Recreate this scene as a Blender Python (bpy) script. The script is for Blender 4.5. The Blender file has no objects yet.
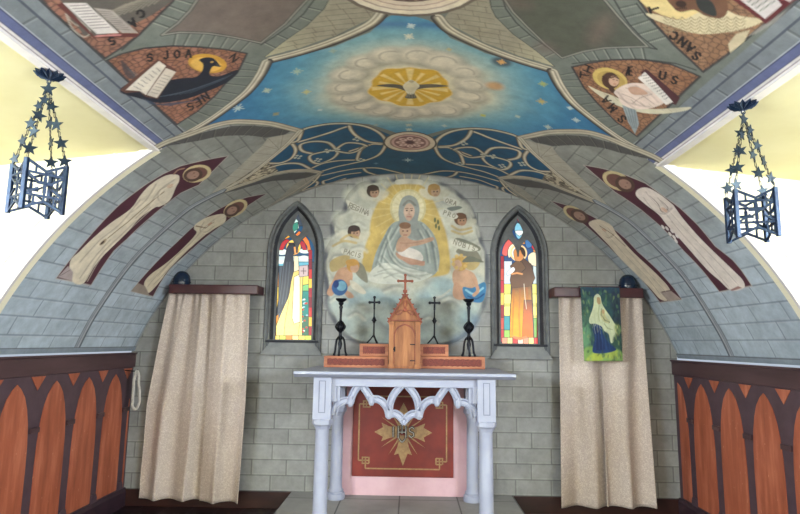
import bpy, bmesh, math, random
import numpy as np
from mathutils import Vector, Matrix, noise as mnoise
random.seed(4); rng = np.random.default_rng(7)
C = bpy.context.scene.collection
PI = math.pi

# ------------------------------------------------------------------ camera model and surveyed shell dimensions (metres, floor z = 0)
F, PITCH, ROLL, YAW = 578.0, 0.14701, 0.01346, -0.02027
EYE = np.array([0.07945, 0.0, 1.41991])
R, VZ, VX = 2.58569, 0.38092, 0.01691          # vault radius, axis height, axis x
YB = 5.2                                       # back wall
YL, YR = 3.25082, 3.32028                      # dormer cheeks left / right
ZEL, ZER = 2.52656, 2.47815                    # dormer soffit edges
XL, XR = -2.39, 2.385                          # panelled side walls
ZT, ZP = 1.30, 0.14                            # dado top, altar platform top
UEL = -R*math.acos((ZEL-VZ)/R); UER = R*math.acos((ZER-VZ)/R)
UM = 3.105
def _basis():
    f = np.array([math.sin(YAW)*math.cos(PITCH), math.cos(YAW)*math.cos(PITCH), math.sin(PITCH)])
    r = np.array([math.cos(YAW), -math.sin(YAW), 0]); u = np.cross(r, f)
    c, s = math.cos(ROLL), math.sin(ROLL)
    return f, r*c+u*s, -r*s+u*c
FW, RT, UP = _basis()
def ray(x, y): return FW*F + RT*(x-400) - UP*(y-257)
def on_plane(x, y, ax, v):
    d = ray(x, y); t = (v-EYE[ax])/d[ax]; return EYE+t*d
def V1(x, y):                                   # sight line met by the vault, as metres along the arc and along the axis
    d = ray(x, y); ox = EYE[0]-VX; oz = EYE[2]-VZ
    A = d[0]**2+d[2]**2; B = ox*d[0]+oz*d[2]; Cc = ox*ox+oz*oz-R*R
    t = (-B+math.sqrt(B*B-A*Cc))/A; P = EYE+t*d
    return (R*math.atan2(P[0]-VX, P[2]-VZ), P[1])
def V(pts): return [V1(*q) for q in pts]
def M(pts): return [(0.09-a, b+0.04) for a, b in pts]        # the painted scheme repeats about the crown
def B1(x, y, Y=YB): P = on_plane(x, y, 1, Y); return (P[0], P[2])
def BW(pts, Y=YB): return [B1(x, y, Y) for x, y in pts]
def S(c):                                       # sRGB 0-255 to linear
    c = np.array(c, float)/255.0
    return np.where(c <= .04045, c/12.92, ((c+.055)/1.055)**2.4)

# ------------------------------------------------------------------ mesh helpers
def link(o, parent=None):
    C.objects.link(o)
    if parent is not None: o.parent = parent
    return o
def tag(o, label=None, cat=None, group=None, kind=None):
    if label: o['label'] = label
    if cat: o['category'] = cat
    if group: o['group'] = group
    if kind: o['kind'] = kind
    return o
def thing(name, loc, label, cat, group=None, rz=0):
    o = bpy.data.objects.new(name, None); o.empty_display_size = .05; C.objects.link(o)
    o.location = loc; o.rotation_euler = (0, 0, rz); return tag(o, label, cat, group)
def build(name, bm, mat, parent=None, smooth=False, label=None, world=False):
    """one mesh object; world=True: the bmesh is in world space and the parent is an unrotated Empty"""
    if world and parent is not None:
        bmesh.ops.translate(bm, verts=bm.verts, vec=-Vector(parent.location))
    bmesh.ops.recalc_face_normals(bm, faces=bm.faces)
    me = bpy.data.meshes.new(name); bm.to_mesh(me); bm.free()
    me.materials.append(mat)
    if smooth:
        for p in me.polygons: p.use_smooth = True
        try: me.set_sharp_from_angle(angle=math.radians(40))
        except Exception: pass
    o = bpy.data.objects.new(name, me)
    link(o, parent)
    if label: o['label'] = label
    return o
def struct(name, bm, mat, parent=None, **k):
    o = build(name, bm, mat, parent, **k)
    if parent is None: o['kind'] = 'structure'
    return o
def NB(): return bmesh.new()
def box(bm, x0, x1, y0, y1, z0, z1, bev=0):
    b = bmesh.new()
    vs = [b.verts.new(p) for p in ((x0,y0,z0),(x1,y0,z0),(x1,y1,z0),(x0,y1,z0),(x0,y0,z1),(x1,y0,z1),(x1,y1,z1),(x0,y1,z1))]
    for f in ((0,3,2,1),(4,5,6,7),(0,1,5,4),(1,2,6,5),(2,3,7,6),(3,0,4,7)): b.faces.new([vs[i] for i in f])
    if bev: bmesh.ops.bevel(b, geom=list(b.edges), offset=bev, segments=2, affect='EDGES', profile=.6)
    merge(bm, b)
def merge(bm, b, mx=None):
    if mx is not None: bmesh.ops.transform(b, matrix=mx, verts=b.verts)
    me = bpy.data.meshes.new('t'); b.to_mesh(me); b.free(); bm.from_mesh(me); bpy.data.meshes.remove(me)
def prism(bm, pts, a0, a1, axis=1):
    """closed 2D outline extruded from a0 to a1 along axis (1: outline is x,z ; 0: outline is y,z ; 2: outline is x,y)"""
    def P(p, a): return {1: (p[0], a, p[1]), 0: (a, p[0], p[1]), 2: (p[0], p[1], a)}[axis]
    b = bmesh.new()
    A = [b.verts.new(P(p, a0)) for p in pts]; D = [b.verts.new(P(p, a1)) for p in pts]
    n = len(pts)
    e = b.faces.new(A), b.faces.new(D[::-1])
    for f in e: f.normal_update()
    for i in range(n): b.faces.new([A[i], A[(i+1)%n], D[(i+1)%n], D[i]])
    bmesh.ops.triangulate(b, faces=[e[0], e[1]])
    bmesh.ops.recalc_face_normals(b, faces=b.faces); merge(bm, b)
def lathe(bm, prof, cx, cy, seg=24, z0=0, square=False):
    n = 4 if square else seg; off = PI/4 if square else 0
    k = math.sqrt(2) if square else 1
    rings = []
    for r, z in prof:
        rings.append([bm.verts.new((cx+r*k*math.cos(off+2*PI*i/n), cy+r*k*math.sin(off+2*PI*i/n), z0+z)) for i in range(n)])
    for a, b in zip(rings, rings[1:]):
        for i in range(n): bm.faces.new([a[i], a[(i+1)%n], b[(i+1)%n], b[i]])
    bm.faces.new(rings[0][::-1]); bm.faces.new(rings[-1])
def tube(bm, pts, r, seg=8, caps=True, closed=False):
    P = [Vector(p) for p in pts]; n = len(P)
    rr = r if isinstance(r, (list, tuple)) else [r]*n
    rings = []; prev = None
    for i in range(n):
        if closed: t = P[(i+1)%n]-P[i-1]
        else: t = P[min(i+1, n-1)]-P[max(i-1, 0)]
        t.normalize()
        if prev is None:
            a = Vector((0,0,1)) if abs(t.z) < .9 else Vector((1,0,0)); x = t.cross(a).normalized()
        else: x = (prev-t*prev.dot(t)).normalized()
        prev = x; y = t.cross(x)
        rings.append([bm.verts.new(P[i]+(x*math.cos(2*PI*k/seg)+y*math.sin(2*PI*k/seg))*rr[i]) for k in range(seg)])
    m = n if closed else n-1
    for i in range(m):
        a = rings[i]; b = rings[(i+1)%n]
        for k in range(seg): bm.faces.new([a[k], a[(k+1)%seg], b[(k+1)%seg], b[k]])
    if caps and not closed: bm.faces.new(rings[0][::-1]); bm.faces.new(rings[-1])
def ribbon(bm, pts, prof, y, closed=False):
    """moulding swept along a curve in the x,z plane. prof: (offset across, depth towards viewer) list; y: back plane"""
    P = [Vector((p[0], p[1])) for p in pts]; n = len(P); rows = []
    for i in range(n):
        if closed: a, c = P[i-1], P[(i+1)%n]
        else: a, c = P[max(i-1,0)], P[min(i+1,n-1)]
        t = (c-a).normalized(); nn = Vector((-t.y, t.x))
        rows.append([bm.verts.new((P[i].x+nn.x*o, y-d, P[i].y+nn.y*o)) for o, d in prof])
    m = n if closed else n-1
    for i in range(m):
        a = rows[i]; b = rows[(i+1)%n]
        for k in range(len(prof)):
            k2 = (k+1) % len(prof)
            bm.faces.new([a[k], a[k2], b[k2], b[k]])
    if not closed: bm.faces.new(rows[0][::-1]); bm.faces.new(rows[-1])
def ball(bm, c, r, sx=1, sy=1, sz=1, seg=16):
    b = bmesh.new(); bmesh.ops.create_uvsphere(b, u_segments=seg, v_segments=max(6, seg//2), radius=r)
    merge(bm, b, Matrix.Translation(c) @ Matrix.Diagonal((sx, sy, sz, 1)))
def cr(pts, n=8, closed=False):
    """smooth curve through the points"""
    P = [np.array(p, float) for p in pts]; m = len(P); out = []
    rngi = range(m if closed else m-1)
    for i in rngi:
        if closed: p0, p1, p2, p3 = P[i-1], P[i], P[(i+1)%m], P[(i+2)%m]
        else: p0, p1, p2, p3 = P[max(i-1,0)], P[i], P[i+1], P[min(i+2,m-1)]
        for k in range(n):
            t = k/n
            out.append(tuple(.5*((2*p1)+(-p0+p2)*t+(2*p0-5*p1+4*p2-p3)*t*t+(-p0+3*p1-3*p2+p3)*t**3)))
    if not closed: out.append(tuple(P[-1]))
    return out

# ------------------------------------------------------------------ materials
def nt(name):
    m = bpy.data.materials.new(name); m.use_nodes = True; t = m.node_tree
    return m, t, t.nodes['Principled BSDF']
def noise_node(t, scale, detail=4, vec=None, rough=.6, coord='Object', stretch=None):
    n = t.nodes.new('ShaderNodeTexNoise'); n.inputs['Scale'].default_value = scale
    n.inputs['Detail'].default_value = detail; n.inputs['Roughness'].default_value = rough
    tc = t.nodes.new('ShaderNodeTexCoord'); mp = t.nodes.new('ShaderNodeMapping')
    if stretch: mp.inputs['Scale'].default_value = stretch
    t.links.new(tc.outputs[coord], mp.inputs[0]); t.links.new(mp.outputs[0], n.inputs['Vector'])
    return n
def ramp(t, fac, stops):
    r = t.nodes.new('ShaderNodeValToRGB')
    while len(r.color_ramp.elements) < len(stops): r.color_ramp.elements.new(.5)
    for e, (p, c) in zip(r.color_ramp.elements, stops):
        e.position = p; e.color = (*S(c), 1)
    t.links.new(fac, r.inputs[0]); return r
def bump(t, b, h, s=.3, d=.01):
    n = t.nodes.new('ShaderNodeBump'); n.inputs['Strength'].default_value = s; n.inputs['Distance'].default_value = d
    t.links.new(h, n.inputs['Height']); t.links.new(n.outputs[0], b.inputs['Normal'])
def simple(name, c1, c2=None, rough=.6, metal=0, scale=8, stretch=None, bs=0, bd=.004):
    m, t, b = nt(name); b.inputs['Roughness'].default_value = rough; b.inputs['Metallic'].default_value = metal
    n = noise_node(t, scale, stretch=stretch)
    r = ramp(t, n.outputs['Fac'], [(.3, c1), (.7, c2 or c1)])
    t.links.new(r.outputs[0], b.inputs['Base Color'])
    if bs: bump(t, b, n.outputs['Fac'], bs, bd)
    return m
def painted(name, amp=.16, scale=9, rough=.75, emit=0):
    """distemper paint: the colours laid on the plaster, slightly mottled"""
    m, t, b = nt(name); b.inputs['Roughness'].default_value = rough
    a = t.nodes.new('ShaderNodeAttribute'); a.attribute_name = 'Col'
    n = noise_node(t, scale, 6, rough=.7)
    mr = t.nodes.new('ShaderNodeMapRange'); mr.inputs['To Min'].default_value = 1-amp; mr.inputs['To Max'].default_value = 1+amp
    mr.inputs['From Min'].default_value = .25; mr.inputs['From Max'].default_value = .75
    t.links.new(n.outputs['Fac'], mr.inputs['Value'])
    mx = t.nodes.new('ShaderNodeVectorMath'); mx.operation = 'SCALE'
    t.links.new(a.outputs['Color'], mx.inputs[0]); t.links.new(mr.outputs[0], mx.inputs['Scale'])
    t.links.new(mx.outputs[0], b.inputs['Base Color'])
    if emit:
        for l in list(b.inputs['Base Color'].links): t.links.remove(l)
        b.inputs['Base Color'].default_value = (.03,.03,.03,1)
        t.links.new(mx.outputs[0], b.inputs['Emission Color']); b.inputs['Emission Strength'].default_value = emit
    else: bump(t, b, n.outputs['Fac'], .12, .004)
    return m
MAT = {}
MAT['fresco'] = painted('distemper_paint', amp=.2, scale=13)
MAT['glass'] = painted('stained_glass_backlit', amp=.12, scale=30, rough=.25, emit=1.35)
MAT['print'] = painted('printed_cloth', amp=.1, scale=60, rough=.8)
MAT['cream'] = simple('cream_plaster', (222,214,186), (230,223,198), .85, scale=3, bs=.15)
MAT['soffit'] = simple('straw_plaster', (208,200,156), (216,209,170), .85, scale=3)
MAT['white_trim'] = simple('white_moulding', (196,190,190), (212,206,204), .6)
MAT['rail'] = simple('dado_rail_brown', (60,40,44), (78,54,58), .45, scale=14, stretch=(1,.15,1), bs=.1)
MAT['arcade'] = simple('arcade_dark_purple', (66,49,57), (80,61,69), .55, scale=10)
MAT['skirting'] = simple('dark_skirting', (40,26,36), (56,36,46), .5)
MAT['lav'] = simple('lavender_grey_paint', (146,150,168), (158,162,178), .5, scale=6)
MAT['lav2'] = simple('lavender_grey_groove', (100,104,122), (112,116,132), .5, scale=6)
MAT['pink'] = simple('pink_board', (200,160,168), (214,178,184), .7, scale=5)
MAT['red'] = simple('red_leather', (100,28,20), (124,38,26), .55, scale=7)
MAT['reddark'] = simple('red_edge', (92,26,20), (108,34,24), .6)
MAT['gold'] = simple('gold_paint', (132,102,66), (168,134,90), .45, scale=30)
MAT['silver'] = simple('silver_lettering', (120,118,112), (205,200,190), .35, scale=60)
MAT['iron'] = simple('black_iron', (14,16,22), (32,34,42), .38, metal=.6, scale=40, bs=.3)
MAT['lantern'] = simple('blued_iron', (16,30,56), (38,58,82), .42, metal=.5, scale=30)
MAT['lanternstar'] = simple('blued_iron_star', (18,32,48), (44,62,74), .42, metal=.5, scale=30)
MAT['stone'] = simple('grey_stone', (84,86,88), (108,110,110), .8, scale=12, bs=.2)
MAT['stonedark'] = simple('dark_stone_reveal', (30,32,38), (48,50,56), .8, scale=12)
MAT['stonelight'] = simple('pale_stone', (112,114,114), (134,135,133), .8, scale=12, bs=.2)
MAT['navy'] = simple('navy_enamel', (16,28,50), (24,42,62), .22, scale=8)
MAT['pelmet'] = simple('maroon_pelmet', (56,26,34), (74,36,42), .4, scale=6)
MAT['rope'] = simple('pale_rope', (176,172,164), (205,200,190), .9, scale=80)
MAT['bluestrip'] = simple('blue_trim', (88,92,130), (104,110,146), .6)
MAT['brownskirt'] = simple('brown_timber_skirting', (38,18,17), (58,28,22), .4, scale=14, stretch=(.2,1,1))
MAT['brass'] = simple('old_brass', (96,66,34), (150,108,58), .4, metal=.6, scale=40)
def wood(name, c1, c2, c3, axis='z', sc=9):
    m, t, b = nt(name); b.inputs['Roughness'].default_value = .5
    st = {'z': (1,1,.12), 'x': (.12,1,1), 'y': (1,.12,1)}[axis]
    n = noise_node(t, sc*3, 5, stretch=st); r = ramp(t, n.outputs['Fac'], [(.3, c1), (.52, c2), (.72, c3)])
    t.links.new(r.outputs[0], b.inputs['Base Color']); bump(t, b, n.outputs['Fac'], .2, .003); return m
MAT['tabwood'] = wood('honey_pine', (118,68,36), (150,94,54), (174,116,70))
MAT['tabred'] = wood('reddish_pine', (96,42,26), (128,60,38), (148,78,50))
MAT['gradwood'] = wood('gradine_pine', (132,74,48), (162,98,66), (182,120,86), 'x')
MAT['gradred'] = simple('carved_red_inlay', (84,30,22), (128,52,36), .6, scale=90, bs=.6)
def orange_panel():
    m, t, b = nt('orange_grained_panel'); b.inputs['Roughness'].default_value = .5
    n = noise_node(t, 16, 6, stretch=(1,1,.13)); r = ramp(t, n.outputs['Fac'], [(.28,(130,66,42)),(.5,(160,84,58)),(.72,(188,112,84))])
    n2 = noise_node(t, 60, 2, stretch=(1,1,.4)); r2 = ramp(t, n2.outputs['Fac'], [(.68,(0,0,0)),(.76,(255,255,255))])
    mx = t.nodes.new('ShaderNodeMix'); mx.data_type = 'RGBA'
    ml = t.nodes.new('ShaderNodeMath'); ml.operation = 'MULTIPLY'; ml.inputs[1].default_value = .45
    t.links.new(r2.outputs[0], ml.inputs[0]); t.links.new(ml.outputs[0], mx.inputs['Factor'])
    t.links.new(r.outputs[0], mx.inputs[6]); mx.inputs[7].default_value = (*S((226,170,140)), 1)
    t.links.new(mx.outputs[2], b.inputs['Base Color']); return m
MAT['orange'] = orange_panel()
def brocade():
    m, t, b = nt('cream_brocade'); b.inputs['Roughness'].default_value = .7
    v = t.nodes.new('ShaderNodeTexVoronoi'); v.feature = 'DISTANCE_TO_EDGE'; v.inputs['Scale'].default_value = 34
    tc = t.nodes.new('ShaderNodeTexCoord'); n = noise_node(t, 22, 4)
    ad = t.nodes.new('ShaderNodeMixRGB'); ad.inputs[0].default_value = .12
    t.links.new(tc.outputs['Object'], ad.inputs[1]); t.links.new(n.outputs['Color'], ad.inputs[2]); t.links.new(ad.outputs[0], v.inputs['Vector'])
    r = ramp(t, v.outputs['Distance'], [(.03,(210,197,186)),(.10,(178,162,151)),(.3,(190,174,164))])
    t.links.new(r.outputs[0], b.inputs['Base Color']); b.inputs['Sheen Weight'].default_value = .3
    bump(t, b, v.outputs['Distance'], .15, .004); return m
MAT['brocade'] = brocade()
def tiles(name, c1, c2, mort, w, h, rough, mort_size=.008):
    m, t, b = nt(name); b.inputs['Roughness'].default_value = rough
    tc = t.nodes.new('ShaderNodeTexCoord'); br = t.nodes.new('ShaderNodeTexBrick')
    br.offset = 0; br.inputs['Scale'].default_value = 1; br.inputs['Brick Width'].default_value = w; br.inputs['Row Height'].default_value = h
    br.inputs['Mortar Size'].default_value = mort_size
    for k, c in (('Color1', c1), ('Color2', c2), ('Mortar', mort)): br.inputs[k].default_value = (*S(c), 1)
    t.links.new(tc.outputs['Object'], br.inputs['Vector'])
    n = noise_node(t, 7, 6); mr = t.nodes.new('ShaderNodeMapRange'); mr.inputs['To Min'].default_value = .75; mr.inputs['To Max'].default_value = 1.2
    t.links.new(n.outputs['Fac'], mr.inputs['Value'])
    mx = t.nodes.new('ShaderNodeVectorMath'); mx.operation = 'SCALE'
    t.links.new(br.outputs['Color'], mx.inputs[0]); t.links.new(mr.outputs[0], mx.inputs['Scale']); t.links.new(mx.outputs[0], b.inputs['Base Color'])
    return m
MAT['floor'] = tiles('dark_quarry_tile', (30,17,22), (42,22,26), (70,60,66), .22, .22, .3, .006)
MAT['platform'] = tiles('pale_stone_slab', (138,137,134), (150,148,144), (86,86,84), .48, .5, .6, .006)

# ------------------------------------------------------------------ painter: lays colours on a surface grid in metres
class Canvas:
    def __init__(s, ua, va, base):
        s.u = np.asarray(ua, float); s.v = np.asarray(va, float)
        s.img = np.empty((len(s.u), len(s.v), 3)); s.img[:] = S(base)
        s.mid = np.zeros((len(s.u), len(s.v)), np.int16); s.soft = .005
    def win(s, pts, pad):
        a = np.array(pts); u0, v0 = a.min(0)-pad; u1, v1 = a.max(0)+pad
        i0, i1 = np.searchsorted(s.u, [u0, u1]); j0, j1 = np.searchsorted(s.v, [v0, v1])
        return slice(i0, i1), slice(j0, j1)
    def cover(s, pts, pad=.01):
        i, j = s.win(pts, pad); U = s.u[i][:, None]; W = s.v[j][None, :]
        d2 = np.full((U.shape[0], W.shape[1]), 1e9); ins = np.zeros(d2.shape, bool)
        n = len(pts)
        for k in range(n):
            x0, y0 = pts[k]; x1, y1 = pts[(k+1) % n]; dx, dy = x1-x0, y1-y0; L = dx*dx+dy*dy+1e-12
            t = np.clip(((U-x0)*dx+(W-y0)*dy)/L, 0, 1)
            d2 = np.minimum(d2, (U-x0-t*dx)**2+(W-y0-t*dy)**2)
            if y1 != y0: ins ^= ((y0 > W) != (y1 > W)) & (U < dx*(W-y0)/dy+x0)
        sd = np.sqrt(d2); return i, j, np.where(ins, sd, -sd)
    def blend(s, i, j, cov, col):
        s.img[i, j] = s.img[i, j]*(1-cov[..., None])+np.asarray(col)*cov[..., None]
    def fill(s, pts, col, alpha=1, soft=None, mid=None):
        soft = soft or s.soft; i, j, sd = s.cover(pts, soft)
        cov = np.clip(.5+sd/soft, 0, 1)*alpha; s.blend(i, j, cov, S(col))
        if mid is not None: m = s.mid[i, j]; m[sd > 0] = mid
    def line(s, pts, w, col, alpha=1, soft=None, cols=None, closed=False):
        soft = soft or s.soft; i, j = s.win(pts, w/2+soft); U = s.u[i][:, None]; W = s.v[j][None, :]
        if U.size == 0 or W.size == 0: return
        d2 = np.full((U.shape[0], W.shape[1]), 1e9); sg = np.zeros(d2.shape)
        P = list(pts)+([pts[0]] if closed else [])
        for (x0, y0), (x1, y1) in zip(P, P[1:]):
            dx, dy = x1-x0, y1-y0; L = dx*dx+dy*dy+1e-12
            t = np.clip(((U-x0)*dx+(W-y0)*dy)/L, 0, 1); q = (U-x0-t*dx)**2+(W-y0-t*dy)**2
            b = q < d2; d2 = np.where(b, q, d2)
            if cols is not None: sg = np.where(b, np.sign((U-x0)*dy-(W-y0)*dx), sg)
        d = np.sqrt(d2); cov = np.clip(.5+(w/2-d)/soft, 0, 1)*alpha
        if cols is None: s.blend(i, j, cov, S(col))
        else:
            t = np.clip(.5+.5*sg*d/(w/2), 0, 1)*(len(cols)-1)
            cl = np.array([S(c) for c in cols]); k = np.clip(t.astype(int), 0, len(cols)-2); f = (t-k)[..., None]
            s.blend(i, j, cov, cl[k]*(1-f)+cl[k+1]*f)
    def ell(s, c, a, b, col, alpha=1, soft=None, rot=0, mid=None):
        pts = [(c[0]+a*math.cos(t)*math.cos(rot)-b*math.sin(t)*math.sin(rot), c[1]+a*math.cos(t)*math.sin(rot)+b*math.sin(t)*math.cos(rot)) for t in np.linspace(0, 2*PI, 25)[:-1]]
        s.fill(pts, col, alpha, soft, mid)
    def noise(s, scale, seed=0):
        """smooth value noise on the whole grid"""
        r = np.random.default_rng(seed); out = 0; amp = 1; tot = 0
        for o in range(4):
            sc = scale*2**o; nu = int((s.u[-1]-s.u[0])*sc)+3; nv = int((s.v[-1]-s.v[0])*sc)+3
            g = r.random((nu, nv)); x = (s.u-s.u[0])*sc; y = (s.v-s.v[0])*sc
            xi = x.astype(int); yi = y.astype(int); fx = x-xi; fy = y-yi; fx = fx*fx*(3-2*fx); fy = fy*fy*(3-2*fy)
            fx = fx[:, None]; fy = fy[None, :]
            v = (g[np.ix_(xi, yi)]*(1-fx)+g[np.ix_(xi+1, yi)]*fx)*(1-fy)+(g[np.ix_(xi, yi+1)]*(1-fx)+g[np.ix_(xi+1, yi+1)]*fx)*fy
            out = out+amp*v; tot += amp; amp *= .55
        return out/tot-.5
    def mosaic(s, pts, c1, c2, mortar, size, mid=None, seed=1):
        i, j, sd = s.cover(pts, .01); U = s.u[i][:, None]+0*s.v[j][None, :]; W = 0*s.u[i][:, None]+s.v[j][None, :]
        r = np.random.default_rng(seed); G = r.random((256, 256, 3))
        gx = U/size; gy = W/size; xi = np.floor(gx).astype(int); yi = np.floor(gy).astype(int)
        f1 = np.full(U.shape, 9.); f2 = np.full(U.shape, 9.); cid = np.zeros(U.shape)
        for a in (-1, 0, 1):
            for b in (-1, 0, 1):
                g = G[(xi+a) % 256, (yi+b) % 256]; d = np.hypot(xi+a+.1+.8*g[..., 0]-gx, yi+b+.1+.8*g[..., 1]-gy)
                c = d < f1; f2 = np.where(c, f1, np.minimum(f2, d)); cid = np.where(c, g[..., 2], cid); f1 = np.where(c, d, f1)
        e = np.clip((f2-f1)/.28, 0, 1)[..., None]
        col = S(c1)*(1-cid[..., None])+S(c2)*cid[..., None]; col = S(mortar)*(1-e)+col*e
        cov = np.clip(.5+sd/s.soft, 0, 1)[..., None]; s.img[i, j] = s.img[i, j]*(1-cov)+col*cov
        if mid is not None: m = s.mid[i, j]; m[sd > 0] = mid
    def meshes(s, to3d, keep, parts, mat, main, parent=None, extra=None):
        """split the grid by painted subject; every subject is a mesh of its own"""
        nu, nv = len(s.u), len(s.v)
        U, W = np.meshgrid(s.u, s.v, indexing='ij'); P = to3d(U, W).reshape(-1, 3)
        idx = np.arange(nu*nv).reshape(nu, nv)
        q = np.stack([idx[:-1, :-1], idx[1:, :-1], idx[1:, 1:], idx[:-1, 1:]], -1)
        uc = (s.u[:-1]+s.u[1:])/2; vc = (s.v[:-1]+s.v[1:])/2
        K = keep(uc[:, None], vc[None, :]); fm = s.mid[:-1, :-1]
        res = {}
        for mid, (name, label) in parts.items():
            fq = q[K & (fm == mid)].reshape(-1, 4)
            if len(fq) == 0: continue
            used = np.unique(fq); mp = np.zeros(nu*nv, np.int64); mp[used] = np.arange(len(used)); fq = mp[fq]
            me = bpy.data.meshes.new(name); me.vertices.add(len(used)); me.vertices.foreach_set('co', P[used].ravel())
            me.loops.add(fq.size); me.loops.foreach_set('vertex_index', fq.ravel().astype(np.int32))
            me.polygons.add(len(fq)); me.polygons.foreach_set('loop_start', np.arange(0, fq.size, 4, dtype=np.int32))
            me.polygons.foreach_set('loop_total', np.full(len(fq), 4, np.int32)); me.update(calc_edges=True)
            ca = me.color_attributes.new('Col', 'FLOAT_COLOR', 'POINT')
            c4 = np.ones((len(used), 4), np.float32); c4[:, :3] = np.clip(s.img.reshape(-1, 3)[used], 0, 1); ca.data.foreach_set('color', c4.ravel())
            me.polygons.foreach_set('use_smooth', np.ones(len(fq), bool)); me.materials.append(mat)
            o = bpy.data.objects.new(name, me); C.objects.link(o); res[mid] = o
            if label: o['label'] = label
            if mid == main:
                if parent is None: o['kind'] = 'structure'
                else: o.parent = parent
        for mid, o in res.items():
            if mid != main: o.parent = res.get(main) if parent is None else parent
        return res
# stroke letters on a unit cell
LET = {'A': [[(0,0),(.5,1),(1,0)],[(.2,.4),(.8,.4)]], 'B': [[(0,0),(0,1),(.7,.95),(.7,.55),(0,.5),(.9,.4),(.85,.05),(0,0)]],
 'C': [[(1,.8),(.6,1),(.15,.8),(0,.5),(.15,.2),(.6,0),(1,.2)]], 'E': [[(1,1),(0,1),(0,0),(1,0)],[(0,.5),(.8,.5)]],
 'G': [[(1,.8),(.6,1),(.1,.8),(0,.4),(.3,0),(.9,.1),(.95,.45),(.6,.45)]], 'H': [[(0,0),(0,1)],[(1,0),(1,1)],[(0,.5),(1,.5)]],
 'I': [[(.5,0),(.5,1)]], 'J': [[(.8,1),(.8,.2),(.5,0),(.1,.15)]], 'M': [[(0,0),(.1,1),(.5,.3),(.9,1),(1,0)]], 'N': [[(0,0),(0,1),(1,0),(1,1)]],
 'O': [[(.5,0),(.1,.2),(0,.5),(.1,.8),(.5,1),(.9,.8),(1,.5),(.9,.2),(.5,0)]], 'P': [[(0,0),(0,1),(.8,.95),(.85,.6),(0,.5)]],
 'R': [[(0,0),(0,1),(.8,.95),(.85,.6),(0,.5),(1,0)]], 'S': [[(.95,.82),(.6,1),(.15,.85),(.15,.6),(.85,.42),(.9,.15),(.45,0),(.05,.18)]],
 'T': [[(0,1),(1,1)],[(.5,1),(.5,0)]], 'U': [[(0,1),(.05,.2),(.5,0),(.95,.2),(1,1)]],
 'Æ': [[(0,0),(.5,1),(1,1)],[(.2,.4),(.5,.4)],[(.5,1),(.5,0),(1,0)],[(.5,.5),(.9,.5)]]}
def letter(cv, ch, x, y, h, d, fn, col, w, wr=.7):
    L = math.hypot(*d); dx, dy = d[0]/L, d[1]/L
    for st in LET[ch]:
        cv.line([fn(x+dx*(a-.5)*h*wr+dy*(b-.5)*h, y+dy*(a-.5)*h*wr-dx*(b-.5)*h) for a, b in st], w, col, soft=.004)

# ================================================================== THE PAINTED VAULT
ua = np.concatenate([np.arange(-UM, UEL-.002, .0055), np.arange(UEL, UER-.002, .0052), np.arange(UER, UM, .0055), [UM]])
va = np.concatenate([np.arange(-3, 1.6, .2), np.arange(1.6, YL-.002, .0052), np.arange(YL, YR-.002, .005), np.arange(YR, YB-.002, .0058), [YB]])
cv = Canvas(ua, va, (128,130,128))
U2 = ua[:, None]+0*va[None, :]; W2 = va[None, :]+0*ua[:, None]
def courses(cv, a, b, h, w, base, var, seed=3, dark=(82,84,86), light=(150,152,152), lw=.004, shift=.5):
    """ashlar: courses counted along a, joints along b"""
    k = np.floor(a/h).astype(int); bo = b/w+shift*(k % 2)+.13*((k*7) % 5)/5; j = np.floor(bo).astype(int)
    G = np.random.default_rng(seed).random((64, 64)); g = (G[k % 64, j % 64]-.5)*2*var
    img = S(base)*(1+g[..., None])
    da = np.minimum(a-k*h, (k+1)*h-a); db = np.minimum(bo-j, j+1-bo)*w; d = np.minimum(da, db)
    hl = np.clip(1-np.abs(np.minimum(a-k*h, (bo-j)*w)-.011)/.005, 0, 1)[..., None]*.45
    img = img*(1-hl)+S(light)*hl
    c = np.clip((lw+.003-d)/.004, 0, 1)[..., None]*.68
    return img*(1-c)+S(dark)*c
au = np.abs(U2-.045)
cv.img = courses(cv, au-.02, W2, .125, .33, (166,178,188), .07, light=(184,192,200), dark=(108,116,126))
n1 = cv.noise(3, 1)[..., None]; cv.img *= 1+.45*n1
wm = np.clip((2.5-au)/1.0, 0, 1)[..., None]; cv.img *= 1+wm*(S((138,139,132))/S((166,178,188))-1)      # cool daylight on the lower sides painted in; warmer, darker greys towards the crown
n1 = cv.noise(14, 12)[..., None]; cv.img *= 1+.3*n1
sideband = (va >= 1.6)
# long ashlar rows beside the dormer edges
def edgeband(sgn, ue, tr):
    o = (ue-U2)*sgn                                             # distance inwards from the dormer edge
    m = (o > -.01) & (o < .215) & (W2 < (YL if sgn < 0 else YR)+.02)
    row = courses(cv, np.where(o > .135, .2+(o-.135), o), W2+np.where(o > .135, .11, 0), 10, .245, (122,128,132), .08, light=(170,174,176))
    cv.img[m] = row[m]
    def strip(a, b, col): cv.img[(o >= a) & (o < b) & m] = S(col)
    for a, b, c in ((-.01,.008,(226,216,200)),(.008,.014,(150,140,150)),(.014,.026,(214,208,204)),(.026,.031,(96,96,120)),(.031,.058,(98,104,140)),(.058,.066,(70,74,104)),
                    (.066,.070,(168,172,180)),(.130,.136,(80,86,98)),(.136,.140,(168,174,180)),(.182,.190,(66,70,76)),(.190,.194,(150,154,152))): strip(a, b, c)
for sgn, ue in ((-1, UEL), (1, UER)): edgeband(sgn, ue, 0)
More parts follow.
